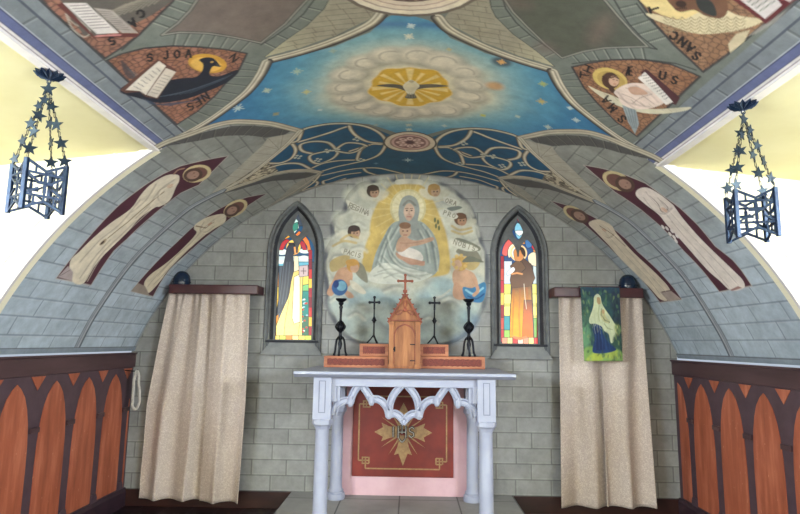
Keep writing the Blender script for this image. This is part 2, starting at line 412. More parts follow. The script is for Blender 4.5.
# crown field: grey green ribs behind everything else
crown = V([(42,0),(52.5,12),(105,60.4),(176.5,124.6),(190,133),(220,122),(250,120),(300,131),(409,140)])
crownR = M(crown[::-1])
fieldp = [(-1.34,1.3)]+crown+crownR+[(1.40,1.3)]
cv.fill(fieldp, (112,117,110))
jd, jl = (66,68,66), (172,172,160)
def resamp(P, n):
    P = np.array(P); d = np.r_[0, np.cumsum(np.hypot(*np.diff(P, axis=0).T))]; t = np.linspace(0, d[-1], n)
    return np.stack([np.interp(t, d, P[:, 0]), np.interp(t, d, P[:, 1])], 1)
def joints(A, Bp, n, w=.006, dark=jd, light=jl, off=.009, ab=0):
    a = resamp(A, n+1); b = resamp(Bp, 80)
    for k in range(1, n):
        q = b[np.argmin(((b-a[k])**2).sum(1))]; t = a[k+1]-a[k-1]; t = t/(np.hypot(*t)+1e-9)*off
        cv.line([tuple(a[k]), tuple(q)], w, dark, .8)
        cv.line([tuple(a[k]+t), tuple(q+t)], w*.8, light, .5)
def edge(P, w=.010, col=(56,58,58), a=.9): cv.line(P, w, col, a)
# --- bands (left, then the same repeated about the crown)
bA = V([(331,-14),(329,0),(324.5,9),(307,26),(282.5,43),(265,57)]); bA2 = V([(318,-14),(314,0),(303.5,14),(289.5,26),(273.8,37),(261,45)])
bB = V([(162,35),(179.5,32.4),(207.5,33.3),(232,36.8),(260,43.8)]); bB2 = V([(123,54),(143,48.5),(172.5,46),(198.8,47),(225,49.5),(247,53.5)])
bC = V([(205,-14),(197,0),(190,10.5),(178,23),(162,35)]); bC2 = V([(182,-10),(172.5,1.8),(155,19),(139,35),(122,50)])
bD = V([(247,54),(239,70),(225,84),(215,96),(197.5,111.5),(178,124)]); bD2 = V([(262,66),(254,78),(240,93),(222,109),(204,121),(186,132)])
for T in (lambda p: p, M):
    joints(T(bA), T(bA2), 7); joints(T(bB), T(bB2), 8); joints(T(bC), T(bC2), 6); joints(T(bD), T(bD2), 10, light=(160,160,146))
    for e in (bA, bA2, bB, bB2, bC, bC2): edge(T(e), .008)
    edge(T(bD2), .006, (96,92,84))
# --- medallions at the top
mL = V([(318,-30),(307,0),(285,24),(261,43),(232,37),(207.5,33.3),(179.5,32.4),(162,35),(178,23),(190,10.5),(197,0),(215,-30)])
mR = V([(500,-30),(505,0),(513,12),(527.5,27),(545,44),(562,58),(582.8,51.6),(603.8,48),(630,47),(647.5,46.5),(633.5,33),(618,16),(604.6,0),(585,-30)])
for P, c in ((mL, (112,100,94)), (mR, (84,86,76))):
    cv.fill(P, c); i, j, sd = cv.cover(P, .01); n = cv.noise(7, 5)[i, j][..., None]
    cv.img[i, j] = np.where(sd[..., None] > 0, cv.img[i, j]*(1+.3*n), cv.img[i, j])
for P in (mL, mR): cv.line(P, .02, (70,70,68), .8, closed=True); cv.line(P, .008, (150,148,138), .8, closed=True)
for (x, y, a, b) in ((545,48,.05,.05),(600,30,.04,.12),(520,4,.05,.03)): cv.ell(V1(x, y), a, b, (120,98,92), .5, .08)
# --- pale webs beside the boss
web = V([(265,57),(282.5,43),(307,26),(324.5,9),(329,0),(333,-20),(362,-20),(367,0),(376,12),(370,19),(335,36),(300,48)])
for k, T in enumerate((lambda p: p, M)):
    P = T(web); cv.fill(P, (150,143,126))
    i, j, sd = cv.cover(P, .01)
    tipc = np.array(P[0]); dd = np.hypot(cv.u[i][:, None]-tipc[0], cv.v[j][None, :]-tipc[1]); f = np.clip(1-dd/.32, 0, 1)[..., None]*(sd > 0)[..., None]
    cv.img[i, j] = cv.img[i, j]*(1-f*.7)+S((190,182,148))*f*.7
    r = np.random.default_rng(5)
    for q in range(11):                                           # bed joints
        vv = 2.36+.042*q; us = (cv.u[i])[((sd > .012) & (np.abs(cv.v[j][None, :]-vv) < .004)).any(1)]
        if len(us) > 8:
            cv.line([(us[0], vv), (us[-1], vv+.004)], .005, (112,104,90), .8)
            for w in np.arange(us[0]+.03+.05*(q % 2), us[-1], .1): cv.line([(w, vv), (w+.012, vv+.042)], .005, (112,104,90), .7)
# --- evangelist panels
def shade_noise(P, s, amp, seed):
    i, j, sd = cv.cover(P, .01); n = cv.noise(s, seed)[i, j][..., None]; cv.img[i, j] = np.where(sd[..., None] > 0, cv.img[i, j]*(1+amp*n), cv.img[i, j])
panJ = V([(107,60.5),(120,54.5),(143,48.5),(172.5,46),(198.8,47),(225,49.5),(247,53.5),(239,70),(225,84),(215,96),(197.5,111.5),(177,124.6),(129.5,82.5)])
panL = V([(105,58.5),(123.5,46.5),(139,35),(155,19),(172.5,1.8),(182,-14),(190,-40),(10,-40),(42,0),(52.5,12),(89,45)])
panM = V([(572,67),(590,63),(610,60),(640,59.5),(670,64),(700,76.5),(637,136.5),(616,122),(598,104),(584,88)])
panR = V([(612,-40),(630,-14),(640,2),(655,24),(675,46),(703,72),(728,54),(800,-5),(830,-40)])
cv.mosaic(panJ, (158,110,92), (138,94,72), (92,66,56), .032, 2, 1)
cv.mosaic(panL, (156,110,94), (138,98,80), (92,68,58), .032, 3, 2)
cv.mosaic(panM, (156,114,86), (140,98,72), (98,72,58), .030, 4, 3)
cv.mosaic(panR, (154,118,92), (140,104,78), (100,76,60), .030, 5, 4)
for P in (panJ, panL, panM, panR):
    cv.line(P, .012, (54,54,56), .9, closed=True)
# eagle beside an open book
dk = (30,34,46)
def vell(x, y, a, b, col, al=1, soft=None, rot=0):
    """rounded shape set out by its outline as surveyed on the vault"""
    c, q = math.cos(rot), math.sin(rot)
    cv.fill(V([(x+a*math.cos(t)*c-b*math.sin(t)*q, y+a*math.cos(t)*q+b*math.sin(t)*c) for t in np.linspace(0, 2*PI, 21)[:-1]]), col, al, soft)
vell(207.5, 63.5, 19.5, 9.6, (196,146,58), rot=.12); vell(206, 64.5, 15.5, 7.2, (216,170,84), rot=.12)
cv.fill(V(cr([(120,92),(128,84),(150,84),(170,80),(184,78),(196,77),(202,71),(203,64),(199,60),(205,57.5),(212,57.8),(216,60.5),(220,65.5),(219.5,67),(214,66),(211,69),(210,75),(220,76),(236,70),(238,73),(226,83),(206,92),(186,99),(160,103),(138,98)], 4, True)), dk)
cv.fill(V(cr([(121,60),(128,66),(136,78),(128,78),(123,70)], 3, True)), (60,60,66), .8)
cv.ell(V1(212,62), .008, .009, (196,150,84)); cv.fill(V([(216,63),(222,66.5),(216,66.5)]), (70,66,62))
for k in range(9):
    cv.line(V(cr([(150+k*5,98-k*.6),(180+k*5,93-k*1.5),(208+k*3,84-k*1.2)], 4)), .005, (74,84,96), .7)
for k in range(5): cv.line(V([(128+k*3,68+k*2),(140+k*4,84+k*2)]), .005, (84,90,94), .6)
cv.fill(V([(120,90),(158,59),(177,70),(158,99),(146,97),(140,92),(126,93)]), (92,60,52))
cv.fill(V([(126,90),(159,61),(166,66),(146,95),(140,91)]), (214,204,190)); cv.fill(V([(147,95),(166,68),(176,72),(157,98)]), (204,192,178))
for k in range(7):
    t = k/7; cv.line(V([(134+t*26,86-t*21),(141+t*22,90-t*22)]), .004, (110,98,92), .8); cv.line(V([(151+t*15,92-t*20),(158+t*14,94-t*20)]), .004, (110,98,92), .7)
cv.fill(V([(142,98),(158,104),(190,101),(212,92),(200,100),(170,106),(150,104)]), (58,70,92), .8)
for ch, x, y, d in (('S',149.8,57.5,(1,-.2)),('J',166,55,(1,-.1)),('O',177,54.2,(1,0)),('A',188.5,53.6,(1,0)),('N',234,58,(.6,.8)),('N',205.4,97,(-.85,.53)),('E',197.5,102,(-.85,.53)),('S',190.5,106.5,(-.85,.53))):
    letter(cv, ch, x, y, 7.5, d, V1, (26,24,28), .011)
# winged ox and book, top left
cv.fill(V(cr([(60,-12),(64,8),(80,30),(86,36),(110,33),(150,16),(176,-6),(160,-30),(90,-34)], 4, True)), (94,88,82))
for k in range(12): cv.line(V(cr([(88+k*6,26-k*2.0),(106+k*6,14-k*2.2),(126+k*6,4-k*2)], 3)), .006, (150,142,128), .6)
cv.line(V(cr([(66,14),(72,28),(84,37),(90,30),(76,18)], 4)), .006, (176,172,160), .8); cv.line(V(cr([(62,4),(70,20),(78,26)], 4)), .006, (170,166,154), .7)
cv.fill(V([(57,5),(62,2),(96,38),(122,33),(140,34),(136,37),(94,38.5)]), (96,50,48))
cv.fill(V([(63,3),(86,3),(119,33),(97,34)]), (208,200,196)); cv.fill(V([(94,8),(112,10),(138,33),(122,33)]), (168,158,150)); cv.line(V([(97,36),(120,35)]), .010, (196,130,126))
for k in range(9):
    t = k/9; cv.line(V([(70+t*26,6+t*25),(86+t*26,5+t*25)]), .0045, (96,88,90), .8); cv.line(V([(98+t*22,11+t*20),(110+t*22,12+t*20)]), .004, (110,100,96), .7)
for ch, x, y, d in (('S',112,41,(-.85,.53)),('A',133,23,(-.75,.65)),('C',141,13.5,(-.7,.7))): letter(cv, ch, x, y, 8, d, V1, (26,24,28), .011)
# winged man with a scroll of lines (right)
vell(610, 79, 18, 10.5, (206,180,104), rot=.3); vell(611, 80, 14.5, 8, (186,156,88), rot=.3)
cv.fill(V(cr([(588,86),(600,91),(616,97),(626,104),(640,108),(660,109),(690,107),(684,111),(656,114),(630,110),(606,100)], 4, True)), (206,198,172))
cv.fill(V([(622,105),(636,110),(639,124),(635,134),(628,122)]), (146,156,158))
for k in range(4): cv.line(V([(625+k*3,108),(632+k*1.5,128)]), .004, (92,104,112), .7)
vell(610.5, 80.5, 9, 8, (84,58,46), rot=.5); cv.fill(V(cr([(602,76),(606,84),(611,92),(617,93),(612,86),(607,78)], 3, True)), (78,52,42)); vell(614, 81, 5.2, 5.2, (204,166,142), rot=.5)
cv.line(V([(610.5,78),(615,76.5),(618.5,78.5)]), .010, (84,58,46)); cv.line(V([(613,79.6),(614,79.4)]), .006, (70,50,44)); cv.line(V([(616.6,80.4),(617.4,80.4)]), .006, (70,50,44)); cv.line(V([(613.6,84),(615.6,84)]), .006, (160,96,84))
cv.fill(V(cr([(614,92),(622,86),(634,83),(650,86),(666,100),(652,108),(634,109),(622,104),(618,97)], 4, True)), (222,202,190))
for P in ([(622,94),(632,98),(644,106)],[(626,88),(640,94),(654,104)],[(632,104),(640,98),(652,94)]): cv.line(V(cr(P, 4)), .006, (166,140,130), .7)
cv.fill(V(cr([(628,88),(636,86.5),(644,90),(648,94),(640,95),(632,94)], 3, True)), (196,156,134))
for q in range(8): cv.line(V([(604+q*9,93+q*2.2),(609+q*9,99+q*1.8)]), .005, (164,150,120), .6)
for P in ([(618,92),(624,100),(634,108)],[(636,86),(648,92),(658,102)],[(620,98),(632,104),(650,107)]): cv.line(V(cr(P, 4)), .012, (178,156,146), .55, .012)
cv.fill(V([(640,72),(646,69),(680,98),(676,105),(670,103)]), (78,44,48)); cv.fill(V([(638,78),(645,72),(673,102),(666,105)]), (224,216,208))
for k in range(10): t = k/10; cv.line(V([(641+t*26,76+t*26),(647+t*25,75+t*24)]), .004, (80,70,76), .8)
for ch, x, y, d in (('S',622,119,(-.6,-.8)),('M',612.5,108,(-.6,-.8)),('A',606,100,(-.5,-.85)),('T',584.5,75,(.1,-1)),('H',588,69,(.4,-.9)),('Æ',629,71,(1,0)),('U',662.5,75.5,(.97,.2)),('S',674.5,80,(.93,.3))):
    letter(cv, ch, x, y, 8, d, V1, (26,24,28), .011)
# winged lion and book, top right
cv.ell(V1(672,0), .14, .1, (222,200,142))
cv.fill(V(cr([(646,14),(655,14),(680,20),(700,12),(720,8),(740,16),(764,20),(740,30),(700,34),(672,26),(655,20)], 4, True)), (210,196,162))
for k in range(5):
    for q in range(9): cv.line(V(cr([(664+q*9,17+k*3.2),(668+q*9,20+k*3.2),(673+q*9,17.5+k*3.2)], 3)), .005, (150,134,106), .8)
cv.fill(V(cr([(666,-4),(672,6),(680,12),(694,10),(706,16),(722,18),(728,6),(716,-16),(676,-18)], 4, True)), (112,80,62)); cv.fill(V(cr([(696,-4),(700,10),(716,16),(712,2)], 4, True)), (54,56,54))
cv.ell(V1(681,4), .02, .02, (60,42,36)); cv.line(V([(676,9),(686,8)]), .006, (60,40,34))
cv.fill(V([(728,44),(736,34),(750,30),(744,42),(730,53)]), (196,182,152)); cv.fill(V([(748,36),(760,27),(790,8),(776,22),(756,34)]), (150,146,140), .8)
cv.fill(V([(724,-6),(766,24),(800,-4),(800,-20),(740,-30)]), (96,40,44)); cv.fill(V([(732,-6),(765,19),(782,5),(756,-24)]), (206,198,196)); cv.fill(V([(770,-6),(790,2),(804,-10),(790,-20)]), (190,184,182))
for k in range(6): t = k/6; cv.line(V([(740+t*24,-4+t*18),(756+t*22,-14+t*18)]), .005, (90,104,84), .8)
for ch, x, y, d in (('S',696.5,56,(-.75,-.66)),('A',690,48,(-.75,-.66)),('N',682.5,42,(-.75,-.66)),('C',674,36,(-.7,-.7)),('T',654,9,(-.3,-.95))): letter(cv, ch, x, y, 8.5, d, V1, (26,24,28), .011)

# --- sky with the dove
skyL = V([(409,15),(392,15),(384,19),(370,32.4),(335,46.4),(300,56),(272,63),(263,80),(252,89),(240.5,99.8),(222,111.5),(204.5,124.6),(190,133),(215,123),(232.5,119.4),(256,119.9),(282.5,123.4),(300,129.5),(308.8,126.9),(328,123.4),(349,122.5),(370,124.3),(385,129),(400.8,134.5),(409,134.5)])
sky = skyL+M(skyL[::-1])[1:-1]
i, j, sd = cv.cover(sky, .01); du = cv.u[i][:, None]-.045; dv = cv.v[j][None, :]-3.36
n = cv.noise(5, 9)[i, j]; rr = np.hypot(du/.52, dv/np.where(dv > 0, .47, .50))+.22*n
stops = [0,.85,1.0,1.2,1.5,1.85,2.4]; cols = np.array([S(c) for c in ((222,212,186),(212,204,178),(178,190,178),(128,166,174),(86,142,168),(62,120,156),(50,102,142))])
col = np.stack([np.interp(rr, stops, cols[:, q]) for q in range(3)], -1); n2 = cv.noise(16, 3)[i, j][..., None]; col *= 1+.2*n2
bd = np.exp(-((dv+.72)/.035)**2)[..., None]*.5*(np.abs(du) < .35)[..., None]; col = col*(1-bd)+S((40,78,140))*bd
cov = np.clip(.5+sd/.005, 0, 1)[..., None]; cv.img[i, j] = cv.img[i, j]*(1-cov)+col*cov; mm = cv.mid[i, j]; mm[sd > 0] = 1
cx, cy = .042, 3.355
r = np.random.default_rng(11)
for k in range(16):                                               # ring of cloud puffs
    t = k/16*2*PI+.12; a = .36+.03*r.random(); p = (cx+a*math.cos(t)*1.03, cy+a*math.sin(t)*1.08); s = .085+.045*r.random()
    cv.ell(p, s*1.15, s, (156,150,136), .75, .05); cv.ell((p[0]-.012, p[1]-.018), s*.85, s*.72, (226,216,196), .75, .06)
    for q in range(2): cv.line([(p[0]+s*.6*math.cos(x), p[1]+s*.55*math.sin(x)) for x in np.linspace(t-2.2+q*.6, t+.9, 9)], .010, (158,150,134), .5, .014)
sun = [(cx+.25*(1+.05*math.sin(5*t)+.03*math.sin(11*t))*math.cos(t), cy+.27*(1+.05*math.sin(5*t)+.03*math.sin(11*t))*math.sin(t)) for t in np.linspace(0, 2*PI, 61)[:-1]]
cv.fill(sun, (212,168,58)); cv.line(sun, .012, (226,196,130), .6, closed=True)
for k in range(16):
    t = k/16*2*PI; L = .235 if k % 2 == 0 else .2; w = .017 if k % 4 else .026
    cv.fill([(cx+.03*math.cos(t), cy+.03*math.sin(t)), (cx+L*math.cos(t-w*4), cy+L*1.08*math.sin(t-w*4)), (cx+L*math.cos(t+w*4), cy+L*1.08*math.sin(t+w*4))], (236,214,150), .8, .012)
cv.fill(V(cr([(376.4,85.6),(388,84),(399,84.6),(405,86.5),(408,84),(409.5,81.5),(413,81.5),(414.5,84.5),(420,84.6),(432,84),(449,86),(436,87.4),(424,88.2),(416,90),(413.5,92.5),(416.5,98),(405,98),(408,92.5),(404,90.5),(396,88),(386,87)], 3, True)), (96,90,80))
cv.fill(V(cr([(403,85.5),(409,80.5),(413.5,80.5),(419.5,85.5),(416,90),(413.5,94),(408,94),(405,90)], 4, True)), (214,206,182))
cv.line(V([(408,94),(407,97)]), .006, (130,124,110))
cv.fill(V(cr([(404,87),(409,83),(413,83),(418,86.5),(414,90),(412,92),(408,92)], 3, True)), (206,196,168)); cv.ell(V1(411.5,81.5), .016, .016, (176,164,140))
for k in range(4): cv.line(V([(407+k*2.4,93),(406.5+k*2.8,97.5)]), .005, (140,134,118), .8)
def star(c, rad, col, seed=0):
    for k in range(4):
        t = k*PI/4+seed; L = rad*(1 if k % 2 == 0 else .7)
        cv.line([(c[0]-L*math.cos(t), c[1]-L*1.15*math.sin(t)), (c[0]+L*math.cos(t), c[1]+L*1.15*math.sin(t))], .010, col, .9, .006)
    cv.ell(c, rad*.4, rad*.4, col)
for x, y, s, c in ((297,71.5,.042,(176,196,176)),(267,90.5,.034,(196,206,180)),(306.5,92,.034,(214,204,140)),(238,108,.05,(206,222,214)),(276,114,.028,(176,166,120)),(320,110,.02,(208,224,220)),(333,51,.024,(170,190,176)),
                   (411,26,.026,(214,226,222)),(409,36.5,.034,(236,232,206)),(449,49.5,.016,(214,204,160)),(543,84,.032,(190,196,116)),(541.5,101.5,.04,(214,186,110)),(570,108,.02,(208,224,220)),(576,120,.030,(214,226,222)),
                   (548,127,.034,(204,214,200)),(483,115.5,.026,(220,216,100)),(517.6,116.5,.022,(200,214,196)),(444.5,125.8,.026,(196,212,204)),(409,125,.034,(206,214,190)),(409,129.5,.034,(206,214,190)),(376,125,.02,(170,186,176))):
    star(V1(x, y), s*.78, tuple(q*.88 for q in c), x)
cv.ell(V1(501.5,62), .055, .05, (52,48,54), .75, .03); star(V1(501.5,62), .022, (226,170,104)); cv.ell(V1(495,86), .05, .05, (206,150,92), .8, .04)

# --- main ribs
TAN = [(80,76,70),(212,202,180),(134,126,112),(216,206,184),(150,140,124),(82,74,66),(46,42,42)]
LAVR = [(78,82,88),(150,156,162),(122,128,136),(174,178,182),(100,104,112),(64,68,76)]
TRC = [(52,50,50),(186,174,150),(214,204,180),(128,118,102),(46,44,48)]
def rib(P, w, cols, both=True, **k):
    cv.line(P, w, None, cols=cols, **k)
    if both: cv.line(M(P), w, None, cols=cols[::-1], **k)
main1 = V(cr([(383,12),(370,25),(335,41),(300,52.5),(271,60)], 5)); main2 = V(cr([(267,62),(260,76),(247,92.5),(226,109),(208,121.5),(190,132),(172,140.5),(157,147.3)], 5))
rib(main1, .068, TAN); rib(main2, .066, TAN)
# --- arch beside the cheek, its soffit, the pale groin web and the rib running down
sof = V([(160,147),(180,140),(204.5,132),(232.5,126),(250,125.5),(270,127),(291,131),(285,134.5),(266.8,137.6),(247.5,135.4),(230,135.6),(215,137),(201,140.4),(180,144)])
web1 = V([(298,132),(284,135),(268,138),(262,146),(250,157),(238,168),(222,183),(212,193),(224,190),(240,179),(262,163),(280,150)])
sof2 = V([(318,174),(307,172.5),(290,173),(272.5,176),(255,182.4),(237.5,188),(222,194),(238,190),(255,185),(272.5,181),(293.5,180),(306,178)])
web2 = V([(319,175),(304,178.5),(293.5,184.8),(281,197),(262,212),(266,210),(290,196),(307.5,185)])
orn = V([(268,160),(250,172),(236,181),(226,187),(245,183),(262,177),(278,172.5),(275,166)])
for T in (lambda p: p, M):
    P = T(sof); cv.fill(P, (80,78,76)); joints(P[:7], P[7:][::-1], 11, light=(128,122,112), dark=(58,56,56))
    P = T(sof2); cv.fill(P, (78,76,74))
    P = T(web1); cv.fill(P, (166,160,146)); joints(P[:8], P[7:][::-1], 9, .005, (118,112,100), (190,184,168), .006)
    P = T(web2); cv.fill(P, (150,145,132)); joints(P[:5], P[4:][::-1], 6, .005, (110,104,94), (176,170,156), .006)
# --- blue tracery ground
blu = V([(301,131.5),(309,128.5),(328,125),(349,124.5),(370,127),(386,133),(400,139),(409,141)]); 
blu = blu+[(.060, 4.2),(.060, YB-.01)]+[(-.3, YB-.01), (-.6, YB-.01), (-.93, YB-.01)]+V([(303,190),(319,175),(307,170.5),(290,170.5),(273,173),(258,171),(272.5,157),(288,144)])
for q, T in enumerate((lambda p: p, M)):
    P = T(blu); cv.fill(P, (26,78,108), mid=6); shade_noise(P, 6, .5, 20+q)
for T in (lambda p: p, M):
    P = T(orn); cv.fill(P, (120,110,94)); r = np.random.default_rng(8)
    i, j, sd = cv.cover(P, 0.0); ii, jj = np.where(sd > .01)
    for k in range(70):
        q = r.integers(len(ii)); c = (cv.u[i][ii[q]], cv.v[j][jj[q]]); cv.ell(c, .012, .02, (188,176,150) if k % 3 else (66,58,50), .85, rot=r.random()*3)
star(V1(407.8,160), .045, (170,190,196)); star(V1(376,163.5), .018, (90,130,150)); star(V1(334,173), .02, (90,130,150))
tr = [[(301,130.5),(309,127.5),(328,124),(349,123.6),(368,127),(381,134),(386,143),(380,154),(367,160),(350,164),(336,167),(320,172)],
      [(349.5,126),(340,129),(332,132),(314.5,137.5),(299,142)], [(349.5,126),(352,131),(357,136),(367.5,141.5),(381.5,143.3)],
      [(381,144.5),(371,144.5),(361,150),(357,160)], [(350,151),(360.5,147.6),(369,145)],
      [(336,150),(328.5,143),(314.5,141.5),(302,144),(300.5,148),(304,151.5),(312.8,153.6)], [(336,150),(338,153),(332,159),(318,163.8),(310,160),(311,155),(325,151.5),(336,150)],
      [(336,149),(346,143),(360,143.5),(367,146)], [(337,151),(349.5,153),(358,150.5),(362,147.5)],
      [(291.8,142.8),(296,149.8),(291.8,158),(281,163),(270,163.5)], [(268,168),(284,163.8),(298.8,163.5),(309,168),(314,171)],
      [(312.8,167.5),(324,163),(340,160.5),(354,160)], [(302,131),(298.5,140),(291.8,142.8)]]
for P in tr: rib(V(cr(P, 5)), .040, TRC)
tr2 = [[(321.5,175.5),(342.5,170.8),(360,168.2),(378,168),(392,171),(402.5,173.5)], [(364,168.5),(367.5,172),(378,175.4)], [(312.8,180),(318,183),(312.8,188.5)], [(345,178.6),(326,184),(323,181.2),(328.5,179.5),(342.5,175),(360,172.6)],
       [(320,175),(313,183),(301,191)], [(302.5,190.6),(318,186),(345,179.6)]]
for P in tr2: rib(V(cr(P, 5)), .040, TRC)
for x, y in ((336,150),(327,151),(357,139),(298,157),(318,160),(361,160)): 
    for T in (lambda p: p, M):
        c = T([V1(x, y)])[0]
        for k in range(4): cv.ell((c[0]+.022*math.cos(k*PI/2), c[1]+.032*math.sin(k*PI/2)), .013, .017, (184,184,168))
rib(V(cr([(156.5,147.2),(168,141.5),(192,133.5),(213,126),(232,122),(250,122),(270,123.6),(287,127.6),(300,131)], 5)), .062, [(88,80,72),(200,190,168),(150,140,122),(196,186,164),(84,78,72)])
rib(V(cr([(300,131),(288,143.8),(272.5,157),(255,171),(240,181),(222,191)], 5)), .050, [(96,90,80),(206,198,178),(160,152,134),(206,196,174),(90,84,76)])
rib(V(cr([(320.6,172.6),(307,170.6),(290,171),(272.5,174.4),(255,180.6),(237.5,186.4),(222,192)], 5)), .060, [(88,80,72),(192,182,160),(148,138,122),(186,176,154),(84,78,72)])
rib(V(cr([(320.6,172.6),(308,182.5),(291,193.5),(268,207.5)], 5)), .045, [(96,90,80),(190,182,164),(140,132,118),(176,168,150),(90,84,76)])
rib(V(cr([(222,191.5),(207.5,198.3),(190,208.2),(172.5,222.3),(151.5,241.5),(135.8,257.3),(120,277),(104,300),(89,324),(74,354)], 5)), .078, LAVR)
for k in (-1, 1):                                                   # fillet where the vault meets the end wall
    cv.line([(t, YB-.015) for t in np.linspace(.045, .045+k*3.2, 40)], .03, (150,148,142), .9); cv.line([(t, YB-.040) for t in np.linspace(.045, .045+k*3.2, 40)], .008, (80,80,82), .8)
# --- bosses
c = V1(410,142.4)
for a, colr in ((1.14,(84,76,70)),(1.06,(206,192,168)),(.86,(150,120,108)),(.78,(196,160,150)),(.68,(132,96,92))): cv.ell(c, .185*a, .21*a, colr, mid=7 if a < .9 else None)
for k in range(8):
    t = k*PI/4; p = (c[0]+.075*math.cos(t), c[1]+.085*math.sin(t)); cv.ell(p, .036, .026, (206,176,164), rot=t); cv.ell(p, .014, .010, (140,100,96), rot=t)
cv.ell(c, .03, .034, (84,54,54))
c = (.042, 2.235)
for a, colr in ((.345,(104,92,82)),(.325,(214,202,182)),(.295,(168,150,138)),(.285,(212,196,176)),(.258,(170,146,134)),(.25,(206,190,172)),(.222,(84,66,62))): cv.ell(c, a, a*.98, colr, mid=8 if a < .3 else None)
for k in range(22):
    t = k*2*PI/22; p = (c[0]+.185*math.cos(t), c[1]+.18*math.sin(t)); cv.ell(p, .024, .018, (170,146,134), rot=t); cv.ell(p, .010, .008, (84,66,62))
for k in range(14):
    t = k*2*PI/14; p = (c[0]+.12*math.cos(t), c[1]+.12*math.sin(t)); cv.ell(p, .03, .016, (150,126,114), rot=t+.8)
# --- tall robed figures on maroon strips
mar = (76,34,48)
def figure(mid, strip, robe, folds, halo, halo_r, halo_rot, face, face_r, hair, extra, col, shade, edgec=(190,182,172)):
    P = V(strip); cv.fill(P, mar, mid=mid); cv.line(P, .009, edgec, .7, closed=True)
    hr = halo_rot; vell(*halo, *halo_r, (200,182,138), rot=hr); vell(halo[0], halo[1], halo_r[0]*.74, halo_r[1]*.72, (112,76,66), rot=hr)
    cv.fill(V(cr(robe, 4, True)), col)
    for f in folds: cv.line(V(cr(f, 4)), .012, shade, .55, .012)
    vell(face[0], face[1], face_r[0]*1.35, face_r[1]*1.45, (86,62,52), rot=hr); vell(face[0], face[1], face_r[0]*.88, face_r[1]*.88, (160,126,110), rot=hr)
    c, q = math.cos(hr), math.sin(hr)
    for k in (-.38, .38): vell(face[0]+.2*face_r[0]*c-k*face_r[1]*q, face[1]+.2*face_r[0]*q+k*face_r[1]*c, 1.1, .6, (112,82,70), .7)
    extra()
    for f in folds: cv.line(V(cr([(x+1.6, y+1.2) for x, y in f], 4)), .009, tuple(min(255, z+22) for z in col), .5, .010)
def xL1():
    cv.line(V([(163.8,192),(150,203),(128,222),(108,238)]), .013, (150,132,104)); cv.ell(V1(103,242), .03, .024, (170,152,122)); cv.ell(V1(102.5,242.6), .018, .013, (80,62,52))
    cv.fill(V([(58,277),(68,266),(73,272),(72,281)]), (168,152,150)); cv.line(V([(60,276),(70,270)]), .006, (110,96,100))
    for P in ([(174,174),(178,170),(184,168.5)],): cv.line(V(cr(P, 4)), .016, (150,116,98))
    cv.ell(V1(170,186), .022, .03, (200,168,140))
figure(9, [(228.5,155.8),(207.5,159.6),(181,165.8),(163.8,173.6),(148,183),(120,204),(88.5,237.5),(73,256),(56,278.5),(84,284),(91,285.5),(113.8,251),(127,239),(140,226.5),(151.5,216.5),(181,193),(198.8,185),(214,170)],
       [(178,175),(166,175.5),(150,185),(140,196),(130.5,209),(109.5,224),(91,240),(80,251),(70,262),(72,281),(84,283),(98,261.5),(126,233.5),(140,218),(155,207.5),(160,206.5),(170,200),(176,187),(179,181)],
       [[(174,180),(160,190),(148,206),(136,218)],[(150,208),(120,236),(100,256),(86,280)],[(140,200),(120,224),(100,240),(80,262)],[(164,204),(158,198),(160,190),(172,184)],[(110,240),(94,258),(80,278)],[(156,184),(146,200),(132,212)]],
       (197,173.6), (14.5,8.6), -.22, (193,175), (7.2,4.6), 1, xL1, (216,204,182), (140,124,106))
def xL2():
    cv.fill(V([(131,291),(138,283),(145,286),(150,296)]), (150,136,124)); cv.line(V([(196,226),(206,228),(214,222)]), .012, (130,108,84)); cv.ell(V1(210,224), .022, .022, (190,150,124))
figure(10, [(267,193.6),(248,197),(235,201),(218,209.6),(197.5,223),(177,242),(153,265.8),(131,291.3),(153,296.6),(161,282),(170,269),(190.7,250.6),(205,238),(218,228),(238,213),(252,203)],
       [(224,214),(208,217),(196,224),(194,229),(196,234),(180,251),(165,264),(150,275),(144,284),(148,293),(157,285),(169,269.5),(186,252),(204,236),(214,229),(225,222)],
       [[(214,220),(204,228),(192,242),(176,256),(158,276)],[(204,222),(200,230),(206,232),(214,226)],[(190,248),(172,266),(154,284)],[(180,252),(160,272),(148,286)]],
       (235.5,208.3), (13,7.4), -.5, (232,210.5), (6.2,4.0), 1, xL2, (214,202,176), (140,124,102))
def xR1():
    cv.line(V(cr([(650,196),(658,204),(662,212),(668,208),(660,200)], 4)), .010, (120,98,88), .8); cv.ell(V1(664,210), .024, .03, (206,172,150))
    for x, y in ((663,227),(667,228.5),(670,234),(674,237),(677,236),(672,231),(676,241)): cv.ell(V1(x, y), .022, .014, (222,214,208), rot=.8)
    cv.fill(V([(730,290),(738,286),(742,288),(732,291)]), (160,120,110)); pass
